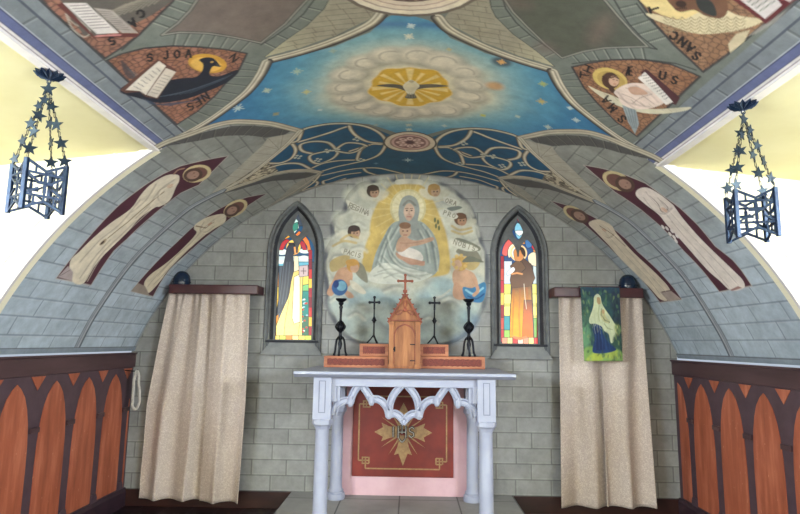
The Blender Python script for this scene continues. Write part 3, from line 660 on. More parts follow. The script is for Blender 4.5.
figure(11, [(583.4,165),(603,168.6),(624,174.5),(645,183),(662.5,195.5),(680,208),(697.8,225),(715,246),(732.8,260),(742,271),(752,286),(734,289),(719.5,292),(710,280),(702,270),(683.8,251),(661,226.8),(640,209),(615,192),(606.5,185),(594,174)],
       [(638,189.4),(647,187.6),(659,193.8),(672,204),(675,207.5),(684,219.8),(701,239),(718.8,256.5),(735,272),(743,280.5),(744,288),(731,290.5),(719.5,280.5),(706.5,269),(684,243.5),(667,225),(659,215),(645,204),(636,195.5)],
       [[(646,192),(656,204),(668,216),(684,236),(704,258),(728,286)],[(658,198),(672,214),(690,234),(712,256),(736,282)],[(644,198),(654,210),(664,214),(672,208)],[(672,222),(694,246),(716,272)],[(696,240),(720,264),(738,284)]],
       (617,181), (15.5,8.6), .42, (625,184.2), (7.6,5.2), 1, xR1, (222,210,200), (150,132,124))
def xR2():
    cv.line(V([(600,226),(612,234),(625,246)]), .012, (110,84,62)); cv.fill(V([(660,292),(670,290),(681,299),(668,301)]), (168,150,140)); cv.ell(V1(604,230), .022, .022, (190,150,124)); cv.line(V([(662,292),(674,290)]), .008, (96,70,66))
figure(12, [(550.5,200.8),(571.5,206.6),(592.5,216.5),(613.5,228.8),(625.8,239),(637.5,251.5),(658.5,270.8),(672.5,286.5),(682,299.6),(660,302.5),(644.5,283),(620,258.5),(602.5,241),(585,225),(576,218.5),(562,208.5)],
       [(588.5,223.5),(596,219.5),(604,221),(612,226),(617,234),(634,253),(655,272.5),(670,289.5),(668,300),(660,299),(650,288),(637.5,275.5),(620,258),(608,244.5),(596,232)],
       [[(600,226),(612,240),(628,258),(646,276),(660,294)],[(608,228),(622,244),(642,266),(664,290)],[(598,232),(608,238),(614,234)]],
       (574.5,213.6), (12.4,6.4), .5, (579.5,216), (7.2,4.2), 1, xR2, (210,196,174), (136,118,100))
# pale foot line at the dado
for k in (-1, 1):
    m = (np.abs(U2-0) > UM-.035) & (np.sign(U2) == k); cv.img[m] = S((132,142,150)); m = (np.abs(U2) > UM-.042) & (np.abs(U2) <= UM-.035) & (np.sign(U2) == k); cv.img[m] = S((84,88,96))
def vault3d(U, W): return np.stack([VX+R*np.sin(U/R), W, VZ+R*np.cos(U/R)], -1)
def vkeep(u, v): return ~(((u < UEL) & (v < YL)) | ((u > UER) & (v < YR)))
vparts = {0: ('ceiling', 'barrel vault painted as grey stone blocks and ribs'), 1: ('sky_fresco', 'painted blue sky with white dove on a golden sunburst ringed by clouds'),
 2: ('evangelist_fresco', 'painted dark eagle with haloed head and open book, lettered S JOANNES'), 3: ('evangelist_fresco', 'painted winged creature behind an open book, top left of the vault'),
 4: ('evangelist_fresco', 'painted winged man with brown hair and yellow halo, lettered S MATTHAEUS'), 5: ('evangelist_fresco', 'painted winged lion over orange mosaic ground, lettered SANCT, top right of the vault'),
 6: ('tracery_fresco', 'painted tan tracery over dark blue ground'), 7: ('painted_boss', 'small pink rosette between the blue tracery'), 8: ('painted_boss', 'large brown leaf rosette at the crown'),
 9: ('angel_fresco', 'large angel with a trumpet on the left vault'), 10: ('angel_fresco', 'smaller angel behind the rib on the left vault'), 11: ('angel_fresco', 'large pale robed angel with white flowers on the right vault'), 12: ('angel_fresco', 'smaller angel behind the rib on the right vault')}
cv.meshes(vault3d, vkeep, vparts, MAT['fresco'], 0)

# ================================================================== END WALL with the painted mural and two stained-glass windows
wx = np.arange(-2.42, 2.425, .0052); wz = np.arange(0, 2.985, .0052)
wc = Canvas(wx, wz, (140,140,134)); X2 = wx[:, None]+0*wz[None, :]; Z2 = wz[None, :]+0*wx[:, None]
wc.img = courses(wc, Z2-.01, X2+.05, .13, .302, (138,138,135), .09, seed=9, dark=(70,72,68), light=(166,166,158), lw=.003)
nn = wc.noise(4, 2)[..., None]; wc.img *= 1+.3*nn
def arch(w, zs, za, n=14, x=0, zb=None):
    """pointed arch outline from left springing over the apex to right springing"""
    h = za-zs; c = (h*h-w*w)/(2*w); r = w+c; a = math.atan2(h, c)
    L = [(x+c-r*math.cos(t), zs+r*math.sin(t)) for t in np.linspace(0, a, n)]
    P = L+[(2*x-p[0], p[1]) for p in L[::-1][1:]]
    if zb is not None: P = [(x-w, zb)]+P+[(x+w, zb)]
    return P
WIN = []
for pxc, yb, ys, ya, yl in ((292.3,340,252,203,353.8), (520.4,344,256,207.5,358)):
    x, zb = B1(pxc, yb); WIN.append((x, zb, B1(pxc, ys)[1], B1(pxc, ya)[1], B1(pxc, yl)[1]))
# --- mural
def Wl(P, w, col, a=1, soft=.006, sm=True): wc.line(BW(cr(P, 4) if sm else P), w, col, a, soft)
def Wf(P, col, a=1, soft=.006, sm=True, mid=1): wc.fill(BW(cr(P, 4, True) if sm else P), col, a, soft, mid=mid)
def We(x, y, a, b, col, al=1, soft=.006, rot=0): wc.ell(B1(x, y), a/111, b/111, col, al, soft, rot)
cloud = [(409,178.5),(380,179.5),(362,182),(352,189),(345,199),(343,209),(335,216),(330,226),(331,237),(325,250),(322,262),(323,275),(325,290),(326,305),(333,322),(344,336),(360,344),(404,347),(440,346),(458,341),(472,330),(482,314),(487,300),(489,282),(489,262),(485,248),(481,234),(477,219),(470,203),(458,192),(446,184),(430,180)]
Wf(cloud, (84,86,94), .9, .035); 
cl2 = [(409+(x-409)*.945, 263+(y-263)*.965) for x, y in cloud]
Wf(cl2, (176,176,164), 1, .02)
i, j, sd = wc.cover(BW(cr(cl2, 4, True))); n = wc.noise(7, 4)[i, j][..., None]; low = np.clip((1.95-wc.v[j])/.35, 0, 1)[None, :, None]
cc = S((190,188,170))*(1-low)+S((164,176,170))*low; cc = cc*(1+.55*n)
wc.img[i, j] = np.where(sd[..., None] > 0.004, cc, wc.img[i, j])
puffs = [(352,197,9,10),(342,221,10,11),(336,247,11,12),(337,268,11,14),(340,305,12,14),(350,325,12,12),(365,188,9,8),(385,184,8,6),(430,186,12,8),(447,196,11,9),(463,211,11,11),(470,232,11,12),(474,254,11,12),(478,290,9,16),(470,312,14,14),(455,330,14,12),(372,300,16,12),(390,318,14,14),(425,312,14,16),(440,292,18,15),(372,334,14,9),(430,336,16,9),(360,282,12,10)]
for k, (x, y, a, b) in enumerate(puffs):
    We(x, y, a, b, (150,152,146), .5, .05); We(x-1.5, y-2, a*.8, b*.75, (206,204,186) if y < 280 else (186,198,190), .7, .06)
    if k % 2: Wl([(x-a*.7, y+b*.3), (x-a*.2, y+b*.8), (x+a*.5, y+b*.6)], .012, (136,140,134), .5, .02)
for x, y, a, b in ((372,296,10,7),(352,300,8,6),(444,285,12,9),(392,300,12,6),(466,318,8,8),(425,296,9,6)): We(x, y, a, b, (128,164,176), .5, .08)
Wl([(452,341),(466,333),(476,318)], .05, (108,134,160), .6, .06)
gold = [(409,184),(392,185),(383,195),(376,206),(371,219),(369,234),(364,250),(362,266),(368,272),(400,278),(440,276),(450,270),(449,250),(446,233),(441,219),(433,200),(422,186)]
Wf(gold, (196,168,96), 1, .02)
for k in range(26):
    t = k/26*2*PI; Wl([(408+16*math.cos(t), 209+17*math.sin(t)), (408+36*math.cos(t), 209+38*math.sin(t))], .010, (222,200,140), .45, .01, False)
We(408,208,18.5,20,(196,184,138)); We(408,208,16.5,18,(214,204,164))
for k in range(18):
    t = k/18*2*PI; Wl([(408+8*math.cos(t), 208+8*math.sin(t)), (408+16.5*math.cos(t), 208+17.5*math.sin(t))], .008, (190,174,126), .5, .01, False)
# seated veiled woman holding a child
Wf([(398.5,221),(390,226),(383,238),(377,250),(373.5,261),(371.5,273),(376,280),(396,282),(424,279),(436,273),(439.5,262),(438.5,250),(435,237),(428,227),(419,221)], (150,158,150))
Wf([(372,270),(384,263),(400,266),(424,272),(432,275),(420,281),(396,284),(376,283),(368,279)], (206,206,192))
Wf([(400,203),(403,197.5),(409,195.2),(415,197.5),(418.5,203),(419.5,211),(418,222),(424,232),(418,240),(402,232),(399,219),(398.5,210)], (142,146,138))
We(409.2,211.5,5.6,8.6,(196,164,140)); We(409,217,3.4,4,(184,150,128)); Wl([(403.6,205),(409,200.5),(415,205)], .02, (122,122,112))
for x in (406.8, 411.6): We(x, 210.5, 1.1, .7, (70,54,46)); Wl([(x-1.6,208.6),(x+1.4,208.4)], .006, (110,84,66), 1, .004, False)
Wl([(409.3,211),(409,214),(409.8,214.6)], .006, (150,116,98), .8, .004); Wl([(407.4,216.8),(411,216.8)], .008, (160,98,88), 1, .004, False)
for P in ([(399,224),(392,236),(384,250),(380,266)],[(404,230),(396,244),(392,258),(402,268)],[(390,228),(382,246),(376,264)],[(386,244),(392,260),(408,270),(424,272)],[(382,256),(394,268),(414,276),(430,274)],[(421,224),(430,238),(434,254),(436,270)],[(418,230),(425,244),(428,262)],[(378,262),(388,272),(404,278)],[(426,230),(434,246)],[(386,236),(390,250),(400,262),(416,268)]):
    Wl(P, .017, (98,106,102), .65, .02)
    Wl([(x+2, y+.5) for x, y in P], .012, (200,202,188), .6, .016)
for P in ([(378,272),(392,269),(410,276)],[(384,278),(400,273),(420,279)],[(374,276),(386,273),(398,280)]): Wl(P, .012, (146,148,138), .7, .014)
Wf([(398,252),(404,247),(414,249),(421,253),(423,260),(414,263),(402,260)], (214,204,192)); We(405.3,230.6,6,7,(188,152,124)); We(405,225.5,6,3.5,(130,94,66))
for x in (403,407.4): We(x, 231, .9, .7, (74,54,44))
Wl([(403.6,235),(407,235)], .007, (150,92,80), 1, .004, False)
Wf([(398,240),(404,236),(412,240),(420,240),(432,237),(433,240.5),(420,245),(410,247),(402,252),(396,250)], (184,146,120)); Wf([(396,252),(402,256),(414,259),(424,262),(423,266),(410,263),(398,258)], (178,138,114))
Wl([(404,260),(412,264),(424,262)], .02, (170,126,104), .9); Wl([(400,243),(412,243),(424,241)], .006, (140,104,84), .6, .006)
for x, y in ((436,226),(438,222),(435,220),(439,228)): We(x, y, 1.2, 2.6, (84,94,64), .9)
for P in ([(352,207),(346,212),(340,214)],[(343,236),(337,232),(332,236)],[(330,262),(334,256),(341,256)],[(470,222),(476,226),(478,234)],[(478,244),(482,250),(482,258)],[(462,200),(468,206),(472,214)],[(446,190),(452,192),(456,198)],[(330,300),(338,296),(346,300)],[(348,316),(356,312),(364,318)],[(440,300),(450,296),(460,302)],[(418,322),(428,316),(438,322)],[(384,290),(396,286),(408,290)],[(364,226),(358,222),(352,224)],[(366,250),(360,246),(352,248)]):
    Wl(P, .022, (118,120,118), .6, .03); Wl([(x+1, y+2) for x, y in P], .018, (220,216,198), .6, .03)
# cherub heads and the two winged children
for x, y, hc, sk in ((373,191,(74,58,44),(170,136,110)),(434,190,(168,132,78),(186,152,120)),(354,231.5,(62,48,42),(178,140,114)),(460.5,219,(104,72,48),(176,134,104))):
    We(x-7, y+4, 9, 5, (200,196,176), .8, .02, -.5); We(x+8, y+5, 9, 4.5, (196,190,168), .8, .02, .5)
    We(x, y, 6.6, 6.6, hc); We(x+1.5, y+2, 4.6, 5, sk); We(x, y-3, 6, 3.4, hc)
    for q in (0, 3.2): We(x+q, y+1.6, .8, .7, (70,52,44))
    Wl([(x+.6, y+5), (x+2.8, y+5)], .006, (150,92,80), 1, .004, False)
for P in ([(341,240),(349,235),(358,238)],[(333,246),(344,241),(356,243)],[(452,226),(460,230),(471,228)],[(452,231),(462,234),(472,231)],[(424,188),(419,185),(420,181)]): Wl(P, .022, (186,160,100), .8, .01)
for k in (-1, 1):
    if k < 0: P1 = [(332,272),(330,262),(340,256),(350,256),(345,266)]; P2 = [(356,262),(364,266),(368,282),(362,280),(355,272)]
    else: P1 = [(466,258),(474,254),(480,262),(474,270),(466,268)]; P2 = [(456,252),(464,246),(476,250),(482,262),(470,258)]
    Wf(P1, (186,164,112)); Wf(P2, (132,128,110))
Wf([(333,280),(338,270),(346,267),(352,271),(352,282),(346,288),(336,290),(329,288)], (190,148,118)); Wf([(350,280),(358,284),(366,292),(362,294),(352,288)], (204,196,176)); Wf([(329,288),(335,290),(332,296),(327,294)], (184,142,114))
We(353,265.5,6.6,6.8,(190,142,70)); We(354.5,268,4.4,4.8,(196,156,128)); We(352,262.5,6.5,3.6,(198,150,76))
Wf([(343,290),(350,292),(354,297),(348,298)], (184,142,114)); We(339.6,287.5,8,8.2,(52,92,140)); We(341.5,286,5,5,(120,168,186)); We(336,284,3,4,(30,56,110))
Wf([(453,272),(459,268),(468,270),(475,275),(478,286),(470,290),(458,288),(453,282)], (196,156,126)); Wf([(455,282),(463,288),(470,294),(462,300),(453,296)], (188,146,118)); We(460,263.5,7.6,7.6,(196,156,82)); We(457.5,265,4.4,5.4,(200,162,134))
for q in range(9): We(460+7*math.cos(q*.7), 262+6.5*math.sin(q*.7), 1.9, 1.9, (214,178,104), .9)
Wf([(463,287),(472,288),(484,282),(486,290),(482,302),(470,301),(464,296)], (60,120,160)); Wl([(466,290),(474,294),(483,288)], .018, (140,190,206)); Wl([(468,296),(476,299),(484,294)], .014, (32,80,130)); Wl([(474,280),(478,290),(474,295)], .03, (190,148,118))
Wl([(450,290),(442,296),(434,298)], .02, (196,190,176), .7); Wf([(456,238),(466,240),(480,247),(478,251),(466,246),(455,243)], (120,120,104)); Wf([(447,208),(458,206),(462,208),(452,211)], (116,120,112)); Wf([(462,262),(470,256),(484,262),(474,262)], (112,112,96))
def scroll(P, txt, x0, y0, x1, y1, h):
    Wf(P, (206,202,184)); n = len(txt)
    for k, ch in enumerate(txt):
        t = (k+.5)/n; letter(wc, ch, x0+(x1-x0)*t, y0+(y1-y0)*t, h, (x1-x0, y1-y0), B1, (128,122,106), .007, .62)
scroll([(346,200),(352,202),(366,209),(372,210),(370,217),(360,214),(350,209)], 'REGINA', 349, 205, 369, 213.5, 5)
scroll([(342,248),(352,251),(362,253),(362,259),(350,256),(342,253)], 'PACIS', 344, 251, 361, 256, 4.5)
scroll([(443,197),(452,198),(460,202),(456,206),(446,203)], 'ORA', 445, 200, 457, 204, 4.2)
scroll([(441,209),(450,211),(458,216),(454,219),(443,215)], 'PRO', 443, 212, 456, 216.5, 4.2)
scroll([(451,238),(462,242),(474,246),(478,250),(466,251),(452,245)], 'NOBIS', 453, 241.5, 476, 249, 4.8)
Wf([(396,180),(409,178.8),(422,180),(422,184.5),(409,183.5),(397,184.5)], (204,200,182))
mm = wc.mid == 1; wc.img[mm] *= .80
m2 = wc.noise(10, 31)[mm][:, None]; m3 = wc.noise(2.5, 32)[mm][:, None]; wc.img[mm] *= 1+.45*m2+.5*m3
def inwin(x, z):
    h = np.zeros(np.broadcast(x, z).shape, bool)
    for wxc, zb, zs, za, zl in WIN:
        w = .205; hh = (za-.03)-zs; c = (hh*hh-w*w)/(2*w); r = w+c; dx = np.abs(x-wxc)
        h |= (dx < w) & (z > zb) & ((z < zs) | ((dx+c)**2+(z-zs)**2 < r*r) & (z >= zs))
    return h
def wkeep(x, z): return ((x-VX)**2+(z-VZ)**2 < (R+.02)**2) & ~inwin(x, z)
wc.meshes(lambda U, W: np.stack([U, YB+0*U, W], -1), wkeep, {0: ('wall_back', 'end wall painted as grey stone blocks'), 1: ('mural', 'painted mural of a seated veiled woman with a child among clouds and winged children')}, MAT['fresco'], 0)

# --- stained glass windows
def glass_canvas(win):
    x, zb, zs, za, zl = win
    return Canvas(np.arange(x-.205, x+.206, .0026), np.arange(zb-.005, za, .0026), (60,70,84))
YG = YB+.06
def G(P): return [B1(a, b, YG) for a, b in P]
LEAD = (16,14,18)
def pane(g, P, col, lead=.005, sm=False): Q = G(cr(P, 3, True) if sm else P); g.fill(Q, col, soft=.003); g.line(Q, lead, LEAD, soft=.002, closed=True)
def gradfill(g, P, c1, c2, y1, y2, lead=.005):
    """one colour running into another; on the friar, light through the glass painted in"""
    Q = G(P); i, j, sd = g.cover(Q); z1 = B1(290, y1, YG)[1]; z2 = B1(290, y2, YG)[1]
    t = np.clip((g.v[j]-z1)/(z2-z1), 0, 1)[None, :, None]+.25*g.noise(14, 3)[i, j][..., None]; t = np.clip(t, 0, 1)
    col = S(c1)*(1-t)+S(c2)*t; g.img[i, j] = np.where(sd[..., None] > 0, col, g.img[i, j]); g.line(Q, lead, LEAD, soft=.002, closed=True)
def border(g, xa, xb, y0, y1, n, cols):
    for k in range(n):
        a = y0+(y1-y0)*k/n; b = y0+(y1-y0)*(k+1)/n; pane(g, [(xa,a),(xb,a),(xb,b),(xa,b)], cols[k % len(cols)], .004)
gl = glass_canvas(WIN[0])
for P, c in (([(272,226),(316,226),(316,262),(272,262)],(24,74,110)),([(273,256),(312,256),(312,262),(273,262)],(196,214,214)),([(273,262),(312,262),(312,266),(273,266)],(96,170,190)),([(299,266),(312,266),(312,276),(299,276)],(176,160,160)),([(299,276),(309,276),(309,284),(299,288)],(232,214,96)),([(299,286),(309,284),(309,292),(299,292)],(120,190,120)),([(299,291),(309,291),(309,318),(299,322)],(20,130,120)),([(296,318),(309,316),(309,338),(296,338)],(60,110,84))): pane(gl, P, c)
for x, y, a, b in ((282,252,6,3),(305,251,6,2.5),(280,262,5,2),(304,258,5,2.5)): gl.ell(B1(x, y, YG), a/111, b/111, (222,230,222), soft=.004)
for q in range(22):
    rx, ry = 301+random.random()*7, 296+random.random()*38; gl.ell(B1(rx, ry, YG), .010, .008, random.choice([(230,236,236),(40,90,60),(196,60,50),(150,200,210)]), soft=.003)
for P, c in (([(274,250),(276,241),(281,234),(287,231),(292,236),(288,238),(283,240),(279,246),(278,252)],(232,170,60)),([(311,250),(309,241),(304,234),(299,231),(294,236),(298,238),(303,240),(307,246),(308,252)],(226,120,50)),
             ([(279,250),(281,243),(286,239),(290,240),(286,244),(283,250)],(176,40,50)),([(307,250),(305,243),(300,239),(296,240),(300,244),(303,250)],(170,36,56)),([(288,228),(290,221),(294,216),(298,221),(299,228),(294,234)],(196,226,214)),([(289,225),(298,222),(298,229),(293,232)],(50,130,110))): pane(gl, P, c, .004)
border(gl, 272.5, 276, 250, 336, 9, [(178,34,52),(170,30,60),(236,190,70),(206,60,40)]); border(gl, 276, 278.5, 262, 336, 6, [(240,196,80),(232,150,60),(246,214,96)])
border(gl, 308.6, 312, 250, 336, 9, [(160,24,48),(120,20,44),(196,40,44),(236,190,70)])
gl.ell(B1(293.5,247.5,YG), .066, .072, (246,206,96), soft=.004)
gradfill(gl, [(298,270),(303,276),(302,300),(302,322),(302,336),(276,336),(276,326),(280,316),(286,302),(290,286),(292,272)], (226,196,110), (255,236,140), 272, 325)
pane(gl, [(294,277),(300,274),(300,322),(294,324),(292,318)], (255,250,206)); gl.line(G([(284,336),(285,322),(289,300)]), .004, LEAD, soft=.002); gl.line(G([(300,322),(298,336)]), .004, LEAD, soft=.002)
pane(gl, [(290,244),(296,243),(297,248),(293,256),(294,268),(291,282),(288,298),(280,312),(276,314),(280,292),(282,272),(285,258),(287,248)], (40,46,60), .005, True)
for k in range(3): gl.line(G([(284+k*3,262),(282+k*3,284),(279+k*3,304)]), .007, (84,92,110), .6, .006)
pane(gl, [(293.5,247),(297,246),(298.6,250),(297.5,254),(294.5,255)], (226,160,96), .003); pane(gl, [(294,256),(298,256),(299,270),(294,272)], (236,222,180), .004); gl.fill(G([(288,242.5),(300,242.5),(299,245),(289,245.5)]), (30,32,42))
pane(gl, [(299,266),(308,265),(308,276),(299,277)], (190,170,170), .004); gl.line(G([(303.5,268),(303.5,274)]), .006, (84,50,50)); gl.line(G([(301,271),(306,271)]), .006, (84,50,50))
border(gl, 0, 0, 0, 0, 0, [0])
for k in range(6): pane(gl, [(273+k*6.4,335.5),(279.4+k*6.4,335.5),(279.4+k*6.4,340),(273+k*6.4,340)], [(250,224,110),(214,230,90),(240,150,60),(250,236,150)][k % 4], .004)
g2 = glass_canvas(WIN[1])
for P, c in (([(498,230),(543,230),(543,266),(498,266)],(24,70,120)),([(504,261),(512,261),(512,285),(504,285)],(206,220,226)),([(533,262),(537,262),(537,284),(533,284)],(190,204,204)),([(504,284),(511,284),(510,316),(504,316)],(226,220,104)),([(532,284),(537,284),(537,318),(532,318)],(226,216,110)),([(504,316),(510,316),(510,330),(504,330)],(50,150,160)),([(504,330),(510,330),(510,342),(504,342)],(150,200,90)),([(533,318),(537,318),(537,342),(533,342)],(120,170,80))): pane(g2, P, c)
for a in (294,306): pane(g2, [(504,a),(511,a),(511,a+10),(504,a+10)], (240,232,130)); pane(g2, [(532,a),(537,a),(537,a+10),(532,a+10)], (236,226,120))
for P, c in (([(502,254),(504,245),(509,239),(515,238),(519,244),(512,244),(508,250),(507,256)],(206,90,84)),([(539,254),(537,245),(532,239),(526,238),(521,244),(529,244),(533,250),(534,256)],(214,150,80)),([(508,250),(512,244),(518,246),(514,252),(509,258)],(240,226,190)),
             ([(524,242),(529,244),(534,250),(538,246),(533,240),(527,238)],(196,50,60)),([(528,256),(534,252),(540,258),(538,266),(530,264)],(228,214,180)),([(514.5,230),(517,223),(521,225),(524.5,229),(523,235),(518,239)],(120,180,200)),([(515,231),(524,231),(519.5,236)],(236,240,236)),([(517,219),(520,217),(523,220),(520,223)],(170,70,80)),([(525,241),(530,240),(532,246),(527,248)],(60,110,160))): pane(g2, P, c, .004, True)
border(g2, 500.6, 504, 256, 342, 7, [(150,28,44),(196,70,60),(190,40,60),(232,190,80)]); border(g2, 537, 540.6, 256, 342, 8, [(216,150,80),(196,40,56),(170,30,60),(240,190,70),(222,90,100)])
g2.ell(B1(518.6,253,YG), .078, .08, (238,200,140), soft=.004); g2.ell(B1(518.6,253,YG), .062, .064, (222,226,214), soft=.004)
gradfill(g2, [(513,264),(522,257),(531,264),(535,278),(532,284),(533,310),(534,338),(510,338),(510,310),(512,290),(510,280)], (78,52,40), (104,66,40), 262, 290)
gradfill(g2, [(512,288),(531,286),(532,310),(533.5,338),(510,338),(510.5,310)], (120,76,36), (255,168,20), 284, 318, .003)  # orange glow of light through the glass put into the robe colour
for P in ([(514,290),(513,312),(512,336)],[(520,290),(519,315),(520,336)],[(527,288),(528,312),(530,336)]): g2.line(G(P), .012, (170,84,24), .6, .010)
gradfill(g2, [(524,300),(532,300),(533.4,338),(522,338)], (104,56,30), (240,112,20), 296, 326, .003); g2.line(G([(524,284),(525,298),(526.5,309)]), .005, (226,214,190), soft=.003)
pane(g2, [(513.5,252),(516,248.6),(521,248),(524,252),(523,259),(518,262),(515,260)], (196,130,74), .003, True); g2.fill(G(cr([(515,249),(518,246.6),(523,247.5),(525.5,252),(525,257),(522,254),(520,250)], 3, True)), (52,34,26))
pane(g2, [(510,266),(516,261),(522,262),(526,268),(520,274),(513,272)], (96,66,44), .004); pane(g2, [(508,271),(513,267),(515,270),(511,274),(507,275)], (240,240,240), .003, True); g2.line(G([(512,274),(517,273),(522,274)]), .016, (206,140,84))
for k in range(7): pane(g2, [(502+k*5.3,337.5),(507.3+k*5.3,337.5),(507.3+k*5.3,345),(502+k*5.3,345)], [(236,150,120),(240,226,140),(200,60,60),(246,220,190)][k % 4], .004)
g2.line(G([(514,337),(520,339),(526,337)]), .022, (206,130,70))
for k, (win, g, lab) in enumerate(zip(WIN, (gl, g2), ('stained glass of a figure in black veil and pale yellow robe, left of the altar', 'stained glass of a brown robed friar holding a white bird, right of the altar'))):
    x, zb, zs, za, zl = win
    w = bpy.data.objects.new('window_%d' % (k+1), None); C.objects.link(w); w.location = (x, YB, zb); tag(w, ('left' if k == 0 else 'right')+' pointed arch window in a painted grey stone surround, '+lab, kind='structure')
    gm = g.meshes(lambda U, W: np.stack([U, YG+0*U, W], -1), lambda u, v: np.ones(np.broadcast(u, v).shape, bool), {0: ('stained_glass', lab)}, MAT['glass'], 0, parent=w)
    gm[0].location = (-x, -YB, -zb)
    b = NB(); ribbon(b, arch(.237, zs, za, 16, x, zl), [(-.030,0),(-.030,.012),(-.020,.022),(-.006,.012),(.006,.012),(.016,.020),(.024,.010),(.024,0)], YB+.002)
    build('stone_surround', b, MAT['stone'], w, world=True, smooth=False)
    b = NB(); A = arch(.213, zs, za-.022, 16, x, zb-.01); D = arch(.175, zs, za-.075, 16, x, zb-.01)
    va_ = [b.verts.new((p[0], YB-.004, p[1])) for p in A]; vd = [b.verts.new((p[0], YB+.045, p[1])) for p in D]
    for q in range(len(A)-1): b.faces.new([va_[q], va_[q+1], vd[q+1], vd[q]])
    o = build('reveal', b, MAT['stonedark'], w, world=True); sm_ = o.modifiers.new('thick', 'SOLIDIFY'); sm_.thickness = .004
    # tracery: plate pierced by the twin-headed light and the small top light
    cu = bpy.data.curves.new('t', 'CURVE'); cu.dimensions = '2D'; cu.fill_mode = 'BOTH'; cu.extrude = .008; cu.bevel_depth = .004
    h2 = za-zs
    lobeL = arch(.083, zs+.005, zs+.165, 8, -.085+x); lobeR = arch(.083, zs+.005, zs+.165, 8, .085+x)
    light = [(x-.168, zb)]+lobeL+lobeR+[(x+.168, zb)]
    top = cr([(x-.052, zs+h2*.5), (x-.03, zs+h2*.66), (x, zs+h2*.80), (x+.03, zs+h2*.66), (x+.052, zs+h2*.5), (x, zs+h2*.33)], 3, True)
    for P in (arch(.19, zs, za-.05, 16, x, zb-.008), light, top):
        sp = cu.splines.new('POLY'); sp.points.add(len(P)-1)
        for q, p in enumerate(P): sp.points[q].co = (p[0]-x, p[1]-zb, 0, 1)
        sp.use_cyclic_u = True
    ob = bpy.data.objects.new('t', cu); C.objects.link(ob); dg = bpy.context.evaluated_depsgraph_get(); me = bpy.data.meshes.new_from_object(ob.evaluated_get(dg))
    bpy.data.objects.remove(ob); me.transform(Matrix.Translation((0, .042, 0)) @ Matrix.Rotation(PI/2, 4, 'X')); me.materials.clear(); me.materials.append(MAT['stone']); me.name = 'tracery'
    link(bpy.data.objects.new('tracery', me), w)
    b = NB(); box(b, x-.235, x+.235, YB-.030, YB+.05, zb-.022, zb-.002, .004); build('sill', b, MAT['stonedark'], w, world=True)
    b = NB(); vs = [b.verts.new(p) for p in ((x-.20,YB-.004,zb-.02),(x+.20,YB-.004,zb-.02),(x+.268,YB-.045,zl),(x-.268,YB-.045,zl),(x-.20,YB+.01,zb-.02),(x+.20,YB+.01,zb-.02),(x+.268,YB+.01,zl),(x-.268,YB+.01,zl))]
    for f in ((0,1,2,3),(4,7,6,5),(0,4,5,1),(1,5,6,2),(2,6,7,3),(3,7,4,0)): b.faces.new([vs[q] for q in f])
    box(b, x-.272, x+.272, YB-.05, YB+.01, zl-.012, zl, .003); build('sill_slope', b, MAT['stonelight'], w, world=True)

# ================================================================== SHELL: floor, dado walls, dormers
b = NB(); box(b, -3.3, 3.3, -3.05, YB+.2, -.08, 0); struct('floor', b, MAT['floor'])
b = NB()
prism(b, [(-.93,YB-.001),(-.93,3.4),(.965,3.4),(.965,YB-.001)], .001, ZP, 2); o = struct('trim_1', b, MAT['platform']); o['label'] = 'raised pale stone platform under the altar'
for k, (xa, xb) in enumerate(((XL, -.935), (.97, XR))):
    b = NB(); box(b, xa, xb, YB-.022, YB-.001, .001, .14, .003); o = struct('baseboard_'+('back_left', 'back_right')[k], b, MAT['brownskirt'])
def dado(side, X, s, ycap, n):
    """s: +1 faces towards +x (left wall), -1 faces towards -x"""
    b = NB(); box(b, min(X, X-s*.05), max(X, X-s*.05), 3.0 if False else -3.0, YB-.001, 0.0, ZT); w = struct('wall_'+side, b, MAT['arcade'])
    pitch = .41
    for k in range(n):
        yc = ycap-k*pitch                                        # pillar axis
        ym = yc-pitch/2                                          # panel axis
        P = [(-.160,.16),(-.160,.60),(-.155,.74),(-.142,.86),(-.118,.96),(-.085,1.04),(-.04,1.095),(0,1.125)]
        out = [(ym+a, z) for a, z in P]+[(ym-a, z) for a, z in P[::-1][1:]]
        b = NB(); prism(b, out, X+s*.0005, X+s*.004, 0); build('arched_panel', b, MAT['orange'], w)
        b = NB(); prism(b, [(yc-.075,1.165),(yc+.075,1.165),(yc,1.075)], X+s*.0005, X+s*.004, 0); build('spandrel_panel', b, MAT['orange'], w)
        b = NB(); box(b, min(X, X+s*.018), max(X, X+s*.018), yc-.047, yc+.047, .80, .835, .004); build('capital', b, MAT['rail'], w)
        b = NB(); prism(b, [(yc-.045,.15),(yc-.045,.185),(yc-.03,.215),(yc+.03,.215),(yc+.045,.185),(yc+.045,.15)], X, X+s*.012, 0); build('pillar_base', b, MAT['arcade'], w)
    yy = ycap+pitch/2                                            # the half bay against the end wall
    b = NB(); P = [(-.160,.16),(-.160,.60),(-.155,.74),(-.142,.86),(-.118,.96),(-.085,1.04),(-.06,1.075)]
    yend = min(YB-.03, yy+.0); out = [(yy+a, z) for a, z in P if yy+a < yend-.004]; out += [(yend, 1.11) if yend > yy-.06 else (yend, out[-1][1]+.04), (yend, .16)]
    prism(b, out, X+s*.0005, X+s*.004, 0); build('arched_panel', b, MAT['orange'], w)
    b = NB(); prism(b, [(X, 1.17), (X+s*.016, 1.175), (X+s*.016, 1.285), (X+s*.028, 1.29), (X+s*.028, 1.302), (X-s*.02, 1.302)], -3.0, YB-.002, 1); struct('trim_rail_'+side, b, MAT['rail'])
    b = NB(); prism(b, [(X, .001), (X+s*.03, .001), (X+s*.03, .125), (X+s*.012, .15), (X, .15)], -3.0, YB-.002, 1); struct('baseboard_'+side, b, MAT['skirting'])
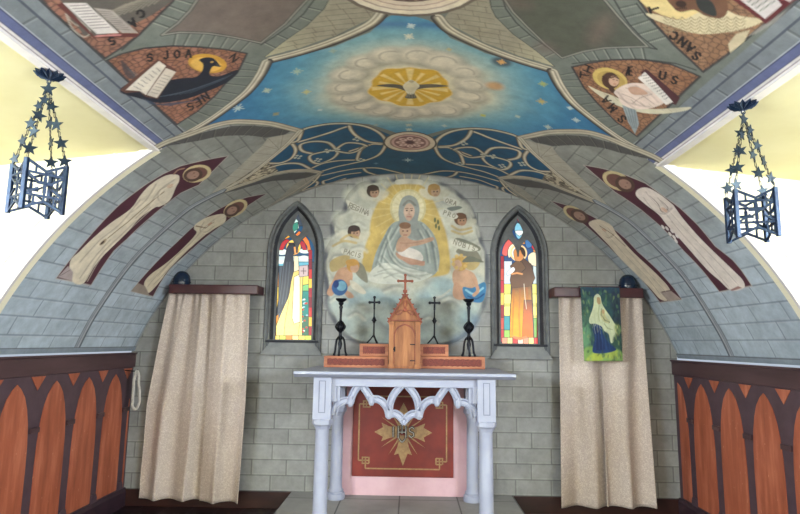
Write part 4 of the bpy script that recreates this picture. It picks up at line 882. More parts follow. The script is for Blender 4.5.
dado('left', XL, 1, 5.10, 9); dado('right', XR, -1, 4.93, 9)
# dormer recesses: cheek, sloping soffit, outer wall with its daylight opening, edge mouldings
for s, YC, ZE, UE, nm in ((-1, YL, ZEL, UEL, 'left'), (1, YR, ZER, UER, 'right')):
    xe = VX+R*math.sin(UE/R); XO = s*3.25; zo = ZE-.11*(3.25-abs(xe))
    th = [UE/R*(1-t)+(s*UM/R)*t for t in np.linspace(0, 1, 40)]
    arc = [(VX+R*math.sin(t), VZ+R*math.cos(t)) for t in th]
    b = NB(); prism(b, [(x, z) for x, z in arc]+[(XO, ZT-.02), (XO, zo)], YC+.001, YC+.05, 1); struct('wall_cheek_'+nm, b, MAT['cream'])
    b = NB(); prism(b, [(xe, ZE+.0), (XO, zo), (XO, zo+.05), (xe+s*.03, ZE+.05)], -3.0, YC+.04, 1); struct('ceiling_dormer_'+nm, b, MAT['soffit'])
    b = NB(); box(b, min(XO, XO+s*.05), max(XO, XO+s*.05), -3.0, YC+.05, ZT-.05, zo+.05); struct('wall_dormer_'+nm, b, MAT['cream'])
    b = NB(); box(b, min(XO, s*2.37), max(XO, s*2.37), -3.0, YC, ZT-.02, ZT+.001); struct('trim_sill_'+nm, b, MAT['cream'])
    # plaster moulding round the cheek
    b = NB(); arc2 = [(VX+(R-.0)*math.sin(t), VZ+(R-.0)*math.cos(t)) for t in th]
    ribbon(b, arc2, [(0,0),(0,.022),(s*.012,.026),(s*.030,.016),(s*.045,.020),(s*.055,0)], YC+.002)
    struct('trim_cheek_'+nm, b, MAT['white_trim'])
    b = NB(); arc3 = [(VX+(R+.125)*math.sin(t), VZ+(R+.125)*math.cos(t)) for t in th[1:]]
    ribbon(b, arc3, [(-.005,0),(-.005,.008),(.005,.008),(.005,0)], YC+.002); struct('trim_line_'+nm, b, MAT['white_trim'])
    b = NB(); box(b, min(xe-s*.012, xe+s*.035), max(xe-s*.012, xe+s*.035), -3.0, YC, ZE-.012, ZE+.0, .003); struct('trim_edge_'+nm, b, MAT['white_trim'])
b = NB(); box(b, -3.3, 3.3, -3.08, -3.02, 0, 3.1); struct('wall_front', b, MAT['cream'])

# ================================================================== ALTAR
def part(name, bm, mat, root, under=None, smooth=False, label=None):
    """bmesh in world space; becomes a child of root, or of one of its parts"""
    bmesh.ops.translate(bm, verts=bm.verts, vec=-Vector(root.location))
    return build(name, bm, mat, under or root, smooth, label)
ZM = 1.212; XA = .0375; YF, YK = 4.22, 5.00; HS = .578
altar = thing('altar', (XA, 4.6, ZP), 'pale lavender-grey altar table on four round columns with pierced gothic arcade', 'altar')
b = NB(); prism(b, [(4.10,ZM-.018),(4.105,ZM),(5.14,ZM),(5.14,ZM-.040),(4.14,ZM-.040)], XA-.775, XA+.775, 0)
b2 = NB(); 
part('altar_slab', b, MAT['lav'], altar); b2.free()
def chamfer_slab_end(): pass
for sx in (-1, 1):
    for yy in (YF, YK):
        cx = XA+sx*(HS if yy == YF else .565)
        b = NB(); lathe(b, [(.075,0),(.078,.02),(.074,.045),(.062,.055),(.064,.068),(.052,.085),(.050,.12),(.0485,.45),(.047,.66),(.050,.675)], cx, yy, 28, ZP+.001)
        col = part('column', b, MAT['lav'], altar, smooth=True)
        b = NB(); lathe(b, [(.050,.665),(.060,.690),(.074,.705),(.074,.735),(.064,.742)], cx, yy, 8, ZP); part('collar', b, MAT['lav'], altar, col)
        b = NB(); box(b, cx-.064, cx+.064, yy-.06, yy+.06, ZP+.738, ZM-.041, .004); blk = part('capital_block', b, MAT['lav'], altar, col)
        b = NB()
        for (x0,x1,z0,z1) in ((-.024,-.019,ZP+.79,ZM-.07),(.019,.024,ZP+.79,ZM-.07),(-.024,.024,ZP+.785,ZP+.79),(-.024,.024,ZM-.07,ZM-.065)): box(b, cx+x0, cx+x1, yy-.062, yy-.0595, z0, z1)
        part('inset_line', b, MAT['lav2'], altar, col)
b = NB(); box(b, XA-HS+.06, XA+HS-.06, YF-.028, YF+.022, ZM-.105, ZM-.041, .003); box(b, XA-HS+.06, XA-HS+.095, YF-.03, YF+.022, ZP+.86, ZM-.10, .003); box(b, XA+HS-.095, XA+HS-.06, YF-.03, YF+.022, ZP+.86, ZM-.10, .003)
part('front_rail', b, MAT['lav'], altar)
for sx in (-1, 1):
    b = NB(); box(b, XA+sx*HS-.025, XA+sx*HS+.025, YF+.05, YK-.05, ZM-.15, ZM-.041, .003); part('side_rail', b, MAT['lav'], altar)
# pierced arcade: mouldings struck along the arch lines
def AL(P): 
    Q = [B1(x, y, YF) for x, y in P]; return Q
cxp = 403.6
half = [[(333.4,413),(336.5,405),(342.5,401),(350,400.2)], [(350,401.2),(351.5,396),(354.5,390),(359.8,384.5),(365,390),(368.5,395.5),(371,399.6)],
        [(371,399.6),(377,399.2),(382.5,402.5),(386.5,408),(388.4,414.8)], [(388.4,414.8),(394,413.4),(399,416.2),(403.6,421.5)], [(388.4,414.8),(389.2,405),(392,396.5),(397,389.5),(403.6,382.6)]]
prof = [(-.027,0),(-.027,.018),(-.018,.026),(-.009,.014),(.009,.014),(.018,.026),(.027,.018),(.027,0)]
b = NB()
c0 = B1(403.6, 400, YF)[0]
for P in half:
    Q = cr(AL(P), 5)
    Q = [(p[0]-c0+XA, p[1]) for p in Q]
    for e_, f_ in ((0, 1), (-1, -2)):
        d = np.array(Q[e_])-np.array(Q[f_]); d = d/np.hypot(*d)*.014
        if e_ == 0: Q.insert(0, tuple(np.array(Q[0])+d))
        else: Q.append(tuple(np.array(Q[-1])+d))
    ribbon(b, Q, prof, YF+.01); ribbon(b, [(2*XA-p[0], p[1]) for p in Q][::-1], prof, YF+.0102)
for X_, Y_ in ((350,402.2),(371,401),(388.2,414.6)):
    q = AL([(X_, Y_)])[0]
    for s in (-1, 1): lathe(b, [(.012,-.03),(.022,-.012),(.022,.012),(.012,.03)], XA+s*(q[0]-c0), YF-.004, 8, q[1])
for s in (-1, 1):
    q = [p[0]-c0 for p in AL([(332.5,392),(339.8,392)])]; za_, zb2 = AL([(336,382)])[0][1], AL([(336,402)])[0][1]
    xs_ = sorted([XA-s*q[0], XA-s*q[1]]); box(b, xs_[0], xs_[1], YF-.014, YF+.012, zb2, za_, .003)
za_, zb2 = AL([(403,381)])[0][1], AL([(403,385.5)])[0][1]; box(b, XA-.50, XA+.50, YF-.012, YF+.012, zb2, za_, .002)
part('arcade_tracery', b, MAT['lav'], altar)
b = NB(); x0, z0 = B1(337, 493, 5.13); x1, z1 = B1(470.5, 388, 5.13); box(b, x0, x1, 5.12, 5.16, ZP+.001, ZM-.045); part('back_board', b, MAT['pink'], altar, label='pale pink board behind the columns')
# red frontal with gold fret and radiant monogram
YFR = 5.118; xa, zb_ = B1(351.8, 475.7, YFR); xb, _ = B1(453.3, 475.7, YFR); zt_ = B1(403, 386, YFR)[1]
fr = thing('altar_frontal', ((xa+xb)/2, YFR, zb_), 'deep red square panel with gold fret border and starburst monogram under the altar', 'panel')
b = NB(); box(b, xa, xb, YFR-.016, YFR, zb_, zt_, .004); part('red_panel', b, MAT['red'], fr)
def pb(b, X0, Y0, X1, Y1, d=.004): 
    a = (B1(X0, 430, YFR-.018)[0], B1(403, Y0, YFR-.018)[1]); c = (B1(X1, 430, YFR-.018)[0], B1(403, Y1, YFR-.018)[1]); box(b, min(a[0],c[0]), max(a[0],c[0]), YFR-.016-d, YFR-.0155, min(a[1],c[1]), max(a[1],c[1]))
b = NB(); w = .65
L_, R_, T_, Bo = 359, 446.6, 396.5, 469
kn = 7.5
for X in (L_, R_): pb(b, X-w, T_+8, X+w, Bo-8)
for Y in (T_, Bo): pb(b, L_+7, Y-w, R_-7, Y+w)
for X, sx in ((L_, 1), (R_, -1)):
    for Y, sy in ((T_, 1), (Bo, -1)):
        pb(b, X, Y+sy*8-w, X+sx*10.5, Y+sy*8+w); pb(b, X+sx*7-w, Y, X+sx*7+w, Y+sy*11)
        pb(b, X+sx*4, Y+sy*11-w, X+sx*10.5, Y+sy*11+w); pb(b, X+sx*10.5-w, Y+sy*5, X+sx*10.5+w, Y+sy*11.5); pb(b, X+sx*4-w, Y+sy*5-w, X+sx*10.5, Y+sy*5+w); pb(b, X+sx*4-w, Y+sy*5, X+sx*4+w, Y+sy*11.6)
part('gold_fret', b, MAT['gold'], fr)
ec = B1(403.3, 432, YFR); px = 1/112.8
b = NB()
for k in range(4):
    t = k*PI/2; e = [(3,-3.2),(14,-5.6),(21,-8.6),(19.6,-4.4),(27.8 if k != 3 else 31,0),(19.6,4.4),(21,8.6),(14,5.6),(3,3.2)]
    prism(b, [(ec[0]+(u*math.cos(t)-v*math.sin(t))*px, ec[1]+(u*math.sin(t)+v*math.cos(t))*px) for u, v in e], YFR-.022, YFR-.0155, 1)
for k in range(16):
    t = (k+.5)*PI/8; Lr = 25 if k % 4 in (1, 2) else 18
    prism(b, [(ec[0]+(u*math.cos(t)-v*math.sin(t))*px, ec[1]+(u*math.sin(t)+v*math.cos(t))*px) for u, v in ((4,-1.1),(Lr,0),(4,1.1))], YFR-.019, YFR-.0155, 1)
part('starburst', b, MAT['gold'], fr)
b = NB()
def strokes(ch, X, Z, h, w, r=.0042):
    for st in LET[ch]:
        if len(st) > 1: tube(b, [(X+(a-.5)*w, YFR-.026, Z+(q-.5)*h) for a, q in st], r, 6)
for rr0, yo, mt, nm_ in ((.0115, .0, MAT['iron'], 'monogram_outline'), (.0055, -.010, MAT['silver'], 'monogram')):  # dark outline behind the silver letters
    if yo: b = NB()
    YQ = YFR; YFR = YFR+yo
    strokes('I', ec[0]-.085, ec[1]+.004, .085, .04, rr0); strokes('H', ec[0]-.010, ec[1]+.004, .10, .064, rr0); strokes('S', ec[0]+.070, ec[1]+.004, .085, .048, rr0)
    tube(b, [(ec[0]-.010, YFR-.027, ec[1]-.01), (ec[0]-.010, YFR-.027, ec[1]+.088)], rr0*.8, 6); tube(b, [(ec[0]-.03, YFR-.027, ec[1]+.068), (ec[0]+.010, YFR-.027, ec[1]+.068)], rr0*.8, 6)
    tube(b, cr([(ec[0]-.034, YFR-.026, ec[1]-.052), (ec[0]-.010, YFR-.026, ec[1]-.078), (ec[0]+.016, YFR-.026, ec[1]-.052)], 4), rr0*.8, 6)
    YFR = YQ
    if not yo: part(nm_, b, mt, fr)
part('monogram', b, MAT['silver'], fr, label='silver IHS letters with a small cross')

# ------------------------------------------------------------------ gradine steps, tabernacle, candlesticks, crosses
YG0 = 4.82
def step(X0, X1, Y0, Y1, y0, y1, zbase, lab):
    xa, zt = B1(X0, Y0, y0); xb, _ = B1(X1, Y0, y0)
    t = thing('gradine_step', ((xa+xb)/2, (y0+y1)/2, zbase), lab, 'shelf', 'wooden gradine steps on the altar')
    b = NB(); box(b, xa, xb, y0, y1, zbase, zt, .004); part('step_body', b, MAT['gradwood'], t)
    b = NB(); h = zt-zbase; x = xa+.03
    P = [(xa+.028, zbase+h*.25)]; n = 22
    P = [(xa+.028+(xb-xa-.056)*k/n, zbase+h*(.76+.05*(k % 2))) for k in range(n+1)]+[(xb-.028-(xb-xa-.056)*k/n, zbase+h*(.24-.05*(k % 2))) for k in range(n+1)]
    prism(b, P, y0-.003, y0+.002, 1); part('carved_inlay', b, MAT['gradred'], t, label='dark red carved inlay')
    return zt
zl1 = step(324, 388.2, 355.8, 0, YG0, 5.06, ZM, 'long lower wooden step left of the tabernacle with dark red inlay')
zl2 = step(419.3, 485, 356.2, 0, YG0, 5.06, ZM, 'long lower wooden step right of the tabernacle with dark red inlay')
zu1 = step(359.6, 388.6, 343.6, 0, YG0+.03, 5.06, zl1+.0005, 'short upper wooden step left of the tabernacle')
zu2 = step(419.8, 448.6, 344.2, 0, YG0+.03, 5.06, zl2+.0005, 'short upper wooden step right of the tabernacle')
YT = 4.765
def T2(x, y): return B1(x, y, YT)
tx = T2(404.6, 340)[0]; k_ = T2(405.6, 340)[0]-tx
tb = thing('tabernacle', (tx, 4.88, ZM), 'small gabled wooden tabernacle with arched door and cross at centre of altar', 'tabernacle')
zE = T2(404, 321.5)[1]; zA = T2(404, 292.5)[1]; zD = T2(404, 326)[1]
b = NB(); box(b, tx-13.4*k_, tx+13.4*k_, YT, 5.02, ZM, zE-.002, .003); part('cabinet_body', b, MAT['tabwood'], tb)
for s in (-1, 1):
    b = NB(); c = tx+s*13.2*k_; box(b, c-.020, c+.020, YT-.02, YT+.03, ZM+.03, zE-.025, .003); box(b, c-.026, c+.026, YT-.028, YT+.03, ZM, ZM+.035, .003); box(b, c-.024, c+.024, YT-.024, YT+.03, zE-.028, zE-.002, .003)
    part('pilaster', b, MAT['tabwood'], tb)
b = NB(); dz = zD-ZM; P = [(tx-.080, ZM+.02)]+arch(.080, ZM+dz*.74, zD+.004, 8, tx)+[(tx+.080, ZM+.02)]
prism(b, P, YT-.012, YT, 1); dr = part('door', b, MAT['tabwood'], tb)
b = NB(); ribbon(b, arch(.087, ZM+dz*.74, zD+.012, 8, tx, ZM+.02), [(-.006,0),(-.006,.014),(.006,.014),(.006,0)], YT+.002); part('door_arch', b, MAT['tabred'], tb)
b = NB(); ball(b, (tx-.083, YT-.018, ZM+.155), .010); box(b, tx-.092, tx-.074, YT-.016, YT-.002, ZM+.135, ZM+.175, .002); part('lock', b, MAT['iron'], tb, dr)
for k in range(2):
    b = NB(); box(b, tx+.045, tx+.086, YT-.016, YT-.011, ZM+.06+k*.13, ZM+.068+k*.13); part('hinge', b, MAT['iron'], tb, dr)
gw = 17.6*k_
b = NB(); prism(b, [(tx-gw+.012, zE), (tx+gw-.012, zE), (tx, zA-.02)], YT-.005, 5.03, 1); gb = part('gable', b, MAT['tabwood'], tb)
b = NB()
for s in (-1, 1):
    d = Vector((s*gw, 0, zE-zA)); nrm = Vector((s*(zA-zE), 0, gw)).normalized()
    p0 = Vector((tx, 0, zA)); p1 = Vector((tx+s*gw, 0, zE-.004))
    prism(b, [(p0.x, p0.z-.022), (p1.x-s*.012, p1.z-.012), (p1.x, p1.z), (p0.x, p0.z+.004)], YT-.03, 5.04, 1)
    for q in range(6):
        c = p0.lerp(p1, (q+.6)/6.2)+nrm*.006; b3 = bmesh.new(); bmesh.ops.create_cone(b3, cap_ends=True, segments=6, radius1=.012, radius2=.003, depth=.022)
        merge(b, b3, Matrix.Translation((c.x, YT-.016, c.z)) @ Matrix.Rotation(s*math.atan2(zA-zE, gw), 4, 'Y'))
part('crocketed_roof', b, MAT['tabred'], tb)
b = NB(); mz = zE+(zA-zE)*.40
ball(b, (tx, YT-.008, mz), .017, 1, .4, 1)
for k in range(3):
    t = PI/2+k*2*PI/3; c = (tx+.052*math.cos(t)*(1 if k == 0 else 1.05), mz+.045*math.sin(t)); 
    ribbon(b, [(c[0]+.030*math.cos(a)*math.cos(t)-.013*math.sin(a)*math.sin(t), c[1]+.030*math.cos(a)*math.sin(t)+.013*math.sin(a)*math.cos(t)) for a in np.linspace(0, 2*PI, 17)[:-1]], [(-.004,0),(-.004,.010),(.004,.010),(.004,0)], YT-.004, True)
box(b, tx-gw+.03, tx+gw-.03, YT-.014, YT-.004, zE+.004, zE+.014); part('gable_carving', b, MAT['tabred'], tb, gb)
b = NB(); cz = T2(404, 281.2)[1]; zt2 = T2(404, 275.3)[1]
box(b, tx-.009, tx+.009, YT-.02, YT-.004, zA-.005, zt2, .003); box(b, tx-.055, tx+.055, YT-.02, YT-.004, cz-.009, cz+.009, .003)
for x, z in ((tx-.056, cz), (tx+.056, cz), (tx, zt2)): ball(b, (x, YT-.012, z), .013, 1, .6, 1, 10)
ball(b, (tx, YT-.012, cz), .018, 1, .6, 1, 10); box(b, tx-.018, tx+.018, YT-.024, YT, zA-.004, zA+.022, .004)
part('cross', b, MAT['tabred'], tb)
def candlestick(X, ztop_px, zbase, lab, first=[None]):
    y = 4.93; x = B1(X, 330, y)[0]; H = B1(X, ztop_px, y)[1]-zbase
    if first[0] is not None:
        r = first[0].copy(); C.objects.link(r); r.location = (x, y, zbase); r['label'] = lab
        for ch in first[0].children:
            c = ch.copy(); C.objects.link(c); c.parent = r
        return r
    t = thing('candlestick', (x, y, zbase), lab, 'candlestick', 'tall iron candlesticks on the altar'); first[0] = t
    for k in range(3):
        a = PI/2+k*2*PI/3+PI; dx, dy = math.cos(a), math.sin(a); b = NB()
        P = [(x+dx*r, y+dy*r, zbase+z) for r, z in cr([(.012,.16),(.034,.135),(.044,.09),(.050,.04),(.060,.006)], 5)]
        tube(b, P, .009, 8); ball(b, (x+dx*.060, y+dy*.060, zbase+.010), .012, seg=10); part('foot', b, MAT['iron'], t, smooth=True)
    b = NB(); lathe(b, [(.006,.05),(.012,.06),(.02,.10),(.012,.13),(.022,.145),(.016,.165),(.012,.19),(.026,.215),(.036,.235),(.036,.25),(.026,.27),(.012,.295),(.010,.32),(.013,H-.09),(.018,H-.075),(.012,H-.06),(.020,H-.05),(.024,H-.035),(.014,H-.03)], x, y, 16, zbase); part('shaft', b, MAT['iron'], t, smooth=True)
    b = NB()
    for k in range(8):
        a = k*PI/4; tube(b, cr([(x+.018*math.cos(a), y+.018*math.sin(a), zbase+.205), (x+.044*math.cos(a+.4), y+.044*math.sin(a+.4), zbase+.243), (x+.018*math.cos(a+.8), y+.018*math.sin(a+.8), zbase+.285)], 4), .005, 6)
    part('openwork_knop', b, MAT['iron'], t, smooth=True)
    b = NB(); lathe(b, [(.012,H-.034),(.030,H-.026),(.046,H-.012),(.048,H),(.040,H),(.036,H-.008),(.0,H-.008)], x, y, 16, zbase); part('drip_pan', b, MAT['iron'], t, smooth=True)
    return t
candlestick(340.4, 298.5, zl1, 'tall black iron candlestick on the left end of the lower step'); candlestick(468.8, 299, zl2, 'tall black iron candlestick on the right end of the lower step')
def altar_cross(X, zt_px, zbase, lab, first=[None]):
    y = 4.95; x = B1(X, 330, y)[0]; H = B1(X, zt_px, y)[1]-zbase
    if first[0] is not None:
        r = first[0].copy(); C.objects.link(r); r.location = (x, y, zbase); r['label'] = lab
        for ch in first[0].children:
            c = ch.copy(); C.objects.link(c); c.parent = r
        return r
    t = thing('altar_cross', (x, y, zbase), lab, 'cross', 'thin iron crosses beside the tabernacle'); first[0] = t
    for k in range(3):
        a = -PI/2+.5+k*2*PI/3; b = NB(); dx, dy = math.cos(a), math.sin(a)
        tube(b, [(x, y, zbase+.075), (x+dx*.03, y+dy*.03, zbase+.035), (x+dx*.058, y+dy*.058, zbase+.006)], .006, 8); part('foot', b, MAT['iron'], t, smooth=True)
    b = NB(); lathe(b, [(.005,.05),(.007,.08),(.006,.17),(.013,.185),(.017,.20),(.013,.215),(.006,.23),(.006,H-.1)], x, y, 12, zbase); part('stem', b, MAT['iron'], t, smooth=True)
    b = NB(); tube(b, [(x, y, zbase+.18), (x+.02, y, zbase+.198), (x, y, zbase+.216)], .004, 6); tube(b, [(x, y, zbase+.18), (x-.02, y, zbase+.198), (x, y, zbase+.216)], .004, 6); part('knop', b, MAT['iron'], t)
    cz = zbase+H-.048; b = NB(); box(b, x-.008, x+.008, y-.006, y+.006, cz-.06, zbase+H, .002); box(b, x-.040, x+.040, y-.006, y+.006, cz-.008, cz+.008, .002)
    for px_, pz in ((x-.040,cz),(x+.040,cz),(x,zbase+H-.004)): ball(b, (px_, y, pz), .013, 1, .6, 1, 10)
    part('cross_head', b, MAT['iron'], t)
    b = NB(); tube(b, [(x, y-.010, cz+.012), (x, y-.011, cz-.02), (x+.003, y-.010, cz-.045)], [.005,.005,.003], 6); tube(b, [(x-.026, y-.009, cz+.006), (x, y-.010, cz), (x+.026, y-.009, cz+.006)], .003, 6); part('small_figure', b, MAT['iron'], t)
    return t
altar_cross(373.9, 296.8, zu1, 'thin black iron cross on the upper step left of the tabernacle'); altar_cross(434.4, 297.2, zu2, 'thin black iron cross on the upper step right of the tabernacle')

# ================================================================== CURTAINS
def curtain(top, bot, mid, nf, y0, lab, seed, amp=.034):
    """top/mid/bot: ((x pixel left, right), y pixel) down the cloth"""
    rows = []; r = random.Random(seed)
    def ln(q): (a, c), y = q; A = on_plane(a, y, 1, y0); D = on_plane(c, y, 1, y0); return A[0], D[0], (A[2]+D[2])/2
    T, Mi, Bo_ = ln(top), ln(mid), ln(bot)
    t = thing('curtain', ((T[0]+T[1])/2, y0, 0), lab, 'curtain', None); b = NB(); nx, nz = 110, 60
    ph = [r.uniform(0, 6.28) for _ in range(6)]
    g = []
    for j in range(nz+1):
        v = j/nz; z = T[2]*(1-v)+Bo_[2]*v; vm = (T[2]-Mi[2])/(T[2]-Bo_[2])
        def ip(k): return T[k]*(1-v/vm)+Mi[k]*v/vm if v < vm else Mi[k]*(1-(v-vm)/(1-vm))+Bo_[k]*(v-vm)/(1-vm)
        xl, xr = ip(0), ip(1); row = []
        for i in range(nx+1):
            s = i/nx; w = s+.018*math.sin(2*PI*s*2+ph[0]+v*1.2); f = math.cos(2*PI*nf*w+ph[1]+.5*math.sin(v*2.4+ph[2]))
            f2 = math.cos(2*PI*nf*2.4*s+ph[3]); gat = math.exp(-v*16)
            y = y0+amp*(.55+.45*v)*f*(1-.3*gat)+.010*f2*(gat*1.3+.25)+.004*math.sin(9*s+7*v+ph[4])
            x = xl+(xr-xl)*s+.010*math.sin(2*PI*nf*w+ph[1])*(.5+v)
            if i in (0, nx): x = xl+(xr-xl)*s
            zz = z+(.003*math.cos(2*PI*nf*w+ph[1]))*v
            row.append(b.verts.new((x, min(y, YB-.012), zz)))
        g.append(row)
    for j in range(nz):
        for i in range(nx): b.faces.new([g[j][i], g[j][i+1], g[j+1][i+1], g[j+1][i]])
    o = part('cloth', b, MAT['brocade'], t, smooth=True); m = o.modifiers.new('thick', 'SOLIDIFY'); m.thickness = .004
    b = NB()                                                      # hem
    P = [(v.co.x+t.location.x if False else v.co.x, v.co.y, v.co.z) for v in []]
    b.free(); return t
curtain(((169.3,214),292), ((137.5,201),500), ((146,209),405), 2.3, 5.112, 'left panel of the cream brocade curtain left of the altar', 1)
curtain(((212,250.5),292), ((198,237.5),502.5), ((206,246),400), 1.4, 5.062, 'right panel of the cream brocade curtain left of the altar', 2)
curtain(((557.8,603),296), ((560.5,611),507), ((559.6,606),405), 1.5, 5.112, 'left panel of the cream brocade curtain right of the altar', 3)
curtain(((601,641.5),296), ((609,655),507.5), ((604,648),405), 1.6, 5.062, 'right panel of the cream brocade curtain right of the altar', 5)
for (X0, Y0, X1, Y1, lab, rnd) in ((169,284.6,257.5,293.8,'dark maroon curtain box above the curtain left of the altar',0),(554,287.6,644,297.4,'dark maroon curtain box above the curtain right of the altar',1)):
    yp = 4.985; a = B1(X0, Y0+.0, yp); c = B1(X1, Y1, yp); z1 = (a[1]+B1(X1, Y0, yp)[1])/2; z0 = (c[1]+B1(X0, Y1, yp)[1])/2
    t = thing('curtain_pelmet', ((a[0]+c[0])/2, 5.1, z0), lab, 'curtain rail')
    b = NB(); box(b, a[0], c[0], yp, yp+.022, z0, z1, .008 if not rnd else .010); part('front_board', b, MAT['pelmet'], t)
    b = NB(); box(b, a[0], c[0], yp+.02, YB-.004, z1-.012, z1-.001, .002); part('top_board', b, MAT['pelmet'], t)
    for e in (a[0], c[0]-.014): b = NB(); box(b, e, e+.014, yp+.02, YB-.004, z0+.004, z1-.012); part('end_board', b, MAT['pelmet'], t)
    zt3 = z1
    X, Yp = ((181.5, 284), (628, 286.5))[rnd]; p = B1(X, Yp, 5.08)
    t2 = thing('spotlight', (p[0], 5.08, zt3), ('dark blue dome spotlight on the left curtain box', 'dark blue dome spotlight on the right curtain box')[rnd], 'spotlight')
    b = NB(); lathe(b, [(.070,0),(.074,.018),(.074,.05),(.066,.085),(.046,.112),(.022,.124),(.0005,.127)], p[0], 5.08, 24, zt3+.001); sh = part('housing', b, MAT['navy'], t2, smooth=True)
    b = NB(); tube(b, [(p[0]+.076*math.cos(a), 5.08+.076*math.sin(a), zt3+.03) for a in np.linspace(0, 2*PI, 25)[:-1]], .005, 6, closed=True); part('rim', b, MAT['navy'], t2, smooth=True)
    b = NB(); ball(b, (p[0]+.030, 5.08-.06, zt3+.045), .02, 1, .5, 1); part('lens', b, MAT['glass_dark'] if 'glass_dark' in MAT else MAT['navy'], t2, smooth=True)
# printed cloth hung over the right curtain box
YBN = 4.962
bn = Canvas(np.arange(-.005, 1.006, .008), np.arange(-.005, 1.006, .006), (46,78,76)); bn.soft = .01
n = bn.noise(9, 2)[..., None]; n2 = bn.noise(14, 6)[..., None]
bn.img = np.clip(S((44,80,84))*(1+1.2*n), 0, 1)*(1-np.clip(n2*3, 0, 1))+S((84,120,92))*np.clip(n2*3, 0, 1)
def bf(P, c, a=1, s=.012, sm=True): bn.fill(cr(P, 4, True) if sm else P, c, a, s)
bf([(0,1.02),(1.0,1.02),(1.0,.88),(.7,.92),(.4,.86),(0,.92)], (40,70,92)); bf([(.76,.9),(1,.9),(1,.3),(.86,.32),(.8,.6)], (44,54,82), .8, .08)
bf([(0,0),(0,.16),(.2,.2),(.5,.12),(.8,.17),(1,.12),(1,0)], (128,164,84), .9, .04); bf([(.05,.02),(.3,.12),(.5,.04),(.3,0)], (186,196,70), .7, .04); bf([(.5,.06),(.8,.16),(.96,.08),(.8,.02)], (170,184,80), .7, .04)
bf([(0,.2),(.18,.25),(.2,.42),(.1,.5),(0,.48)], (110,160,112), .7, .05); bf([(.05,.5),(.22,.55),(.2,.7),(0,.66)], (76,112,84), .6, .05)
bf([(.22,.13),(.3,.30),(.26,.44),(.34,.52),(.48,.5),(.52,.36),(.66,.24),(.84,.16),(.7,.12),(.4,.1)], (24,56,104)); bf([(.3,.16),(.36,.32),(.33,.42),(.42,.44),(.46,.3),(.54,.16)], (16,36,84), .8)
bf([(.34,.86),(.42,.90),(.50,.87),(.53,.78),(.60,.70),(.72,.60),(.84,.49),(.92,.46),(.88,.38),(.78,.26),(.70,.25),(.66,.36),(.56,.40),(.5,.46),(.34,.5),(.2,.5),(.18,.56),(.26,.66),(.32,.76)], (206,214,176))
bf([(.42,.86),(.49,.85),(.50,.78),(.45,.76),(.41,.80)], (178,150,110)); bf([(.40,.9),(.46,.9),(.51,.86),(.47,.87),(.42,.86)], (214,220,190))
bf([(.50,.68),(.58,.66),(.62,.58),(.70,.54),(.66,.50),(.54,.54),(.48,.60)], (196,190,140)); bn.line([(.52,.70),(.50,.62),(.58,.55),(.70,.52)], .018, (90,104,70), .8, .012); bn.line([(.46,.74),(.42,.64),(.44,.54)], .016, (150,162,120), .8, .012); bn.line([(.56,.5),(.64,.44),(.76,.42)], .014, (130,144,110), .8, .012); bn.ell((.555,.665), .035, .03, (190,158,116))
bf([(.74,.24),(.8,.34),(.9,.3),(.98,.36),(1.0,.2),(.9,.14)], (60,96,76), .7, .04); bf([(.84,.5),(.95,.48),(.98,.4),(.9,.34),(.82,.42)], (176,186,96), .6, .05)
r = np.random.default_rng(4)
for k in range(150):                                              # foliage and rocks in the print
    x, z = r.random(), r.random()
    if .2 < x < .8 and .12 < z < .9: continue
    bn.ell((x, z), .02+.03*r.random(), .012+.02*r.random(), [(38,66,54),(92,132,96),(60,92,84),(136,160,104),(30,52,62)][k % 5], .6, .02, r.random()*3)
for k in range(26): bn.line([(.22+.02*k, .56+.1*math.sin(k)), (.26+.02*k, .44+.08*math.sin(k*1.7))], .008, [(170,180,140),(222,226,196)][k % 2], .5, .01)
for k in range(10): bn.line([(.30+.035*k, .40), (.27+.045*k, .16)], .012, [(14,34,74),(48,82,130)][k % 2], .5, .01)
bn.img *= 1+.5*bn.noise(12, 8)[..., None]; bn.img *= .86
tl, trr = B1(580.2, 286.6, YBN), B1(619.5, 287.4, YBN); bl, br_ = B1(584.2, 361.2, YBN), B1(622.8, 361.0, YBN)
def ban3(U, W):
    u = np.clip(U, 0, 1); w = np.clip(W, 0, 1)
    x = (bl[0]*(1-u)+br_[0]*u)*(1-w)+(tl[0]*(1-u)+trr[0]*u)*w; z = (bl[1]*(1-u)+br_[1]*u)*(1-w)+(tl[1]*(1-u)+trr[1]*u)*w
    return np.stack([x, YBN-.010*np.sin(u*PI)*(1-w)-.004*np.sin(u*9+1), z], -1)
root = thing('printed_banner', ((tl[0]+trr[0])/2, YBN, bl[1]), 'green printed cloth picture of a pale seated figure hanging on the right curtain', 'banner')
rr_ = bn.meshes(ban3, lambda u, v: np.ones(np.broadcast(u, v).shape, bool), {0: ('printed_cloth', None)}, MAT['print'], 0, parent=root)
rr_[0].location = -Vector(root.location); m = rr_[0].modifiers.new('thick', 'SOLIDIFY'); m.thickness = .003; m.offset = -1
b = NB(); box(b, tl[0]-.01, trr[0]+.01, YBN-.004, YBN+.03, tl[1]-.004, tl[1]+.004, .002); part('hanging_rod', b, MAT['pelmet'], root)
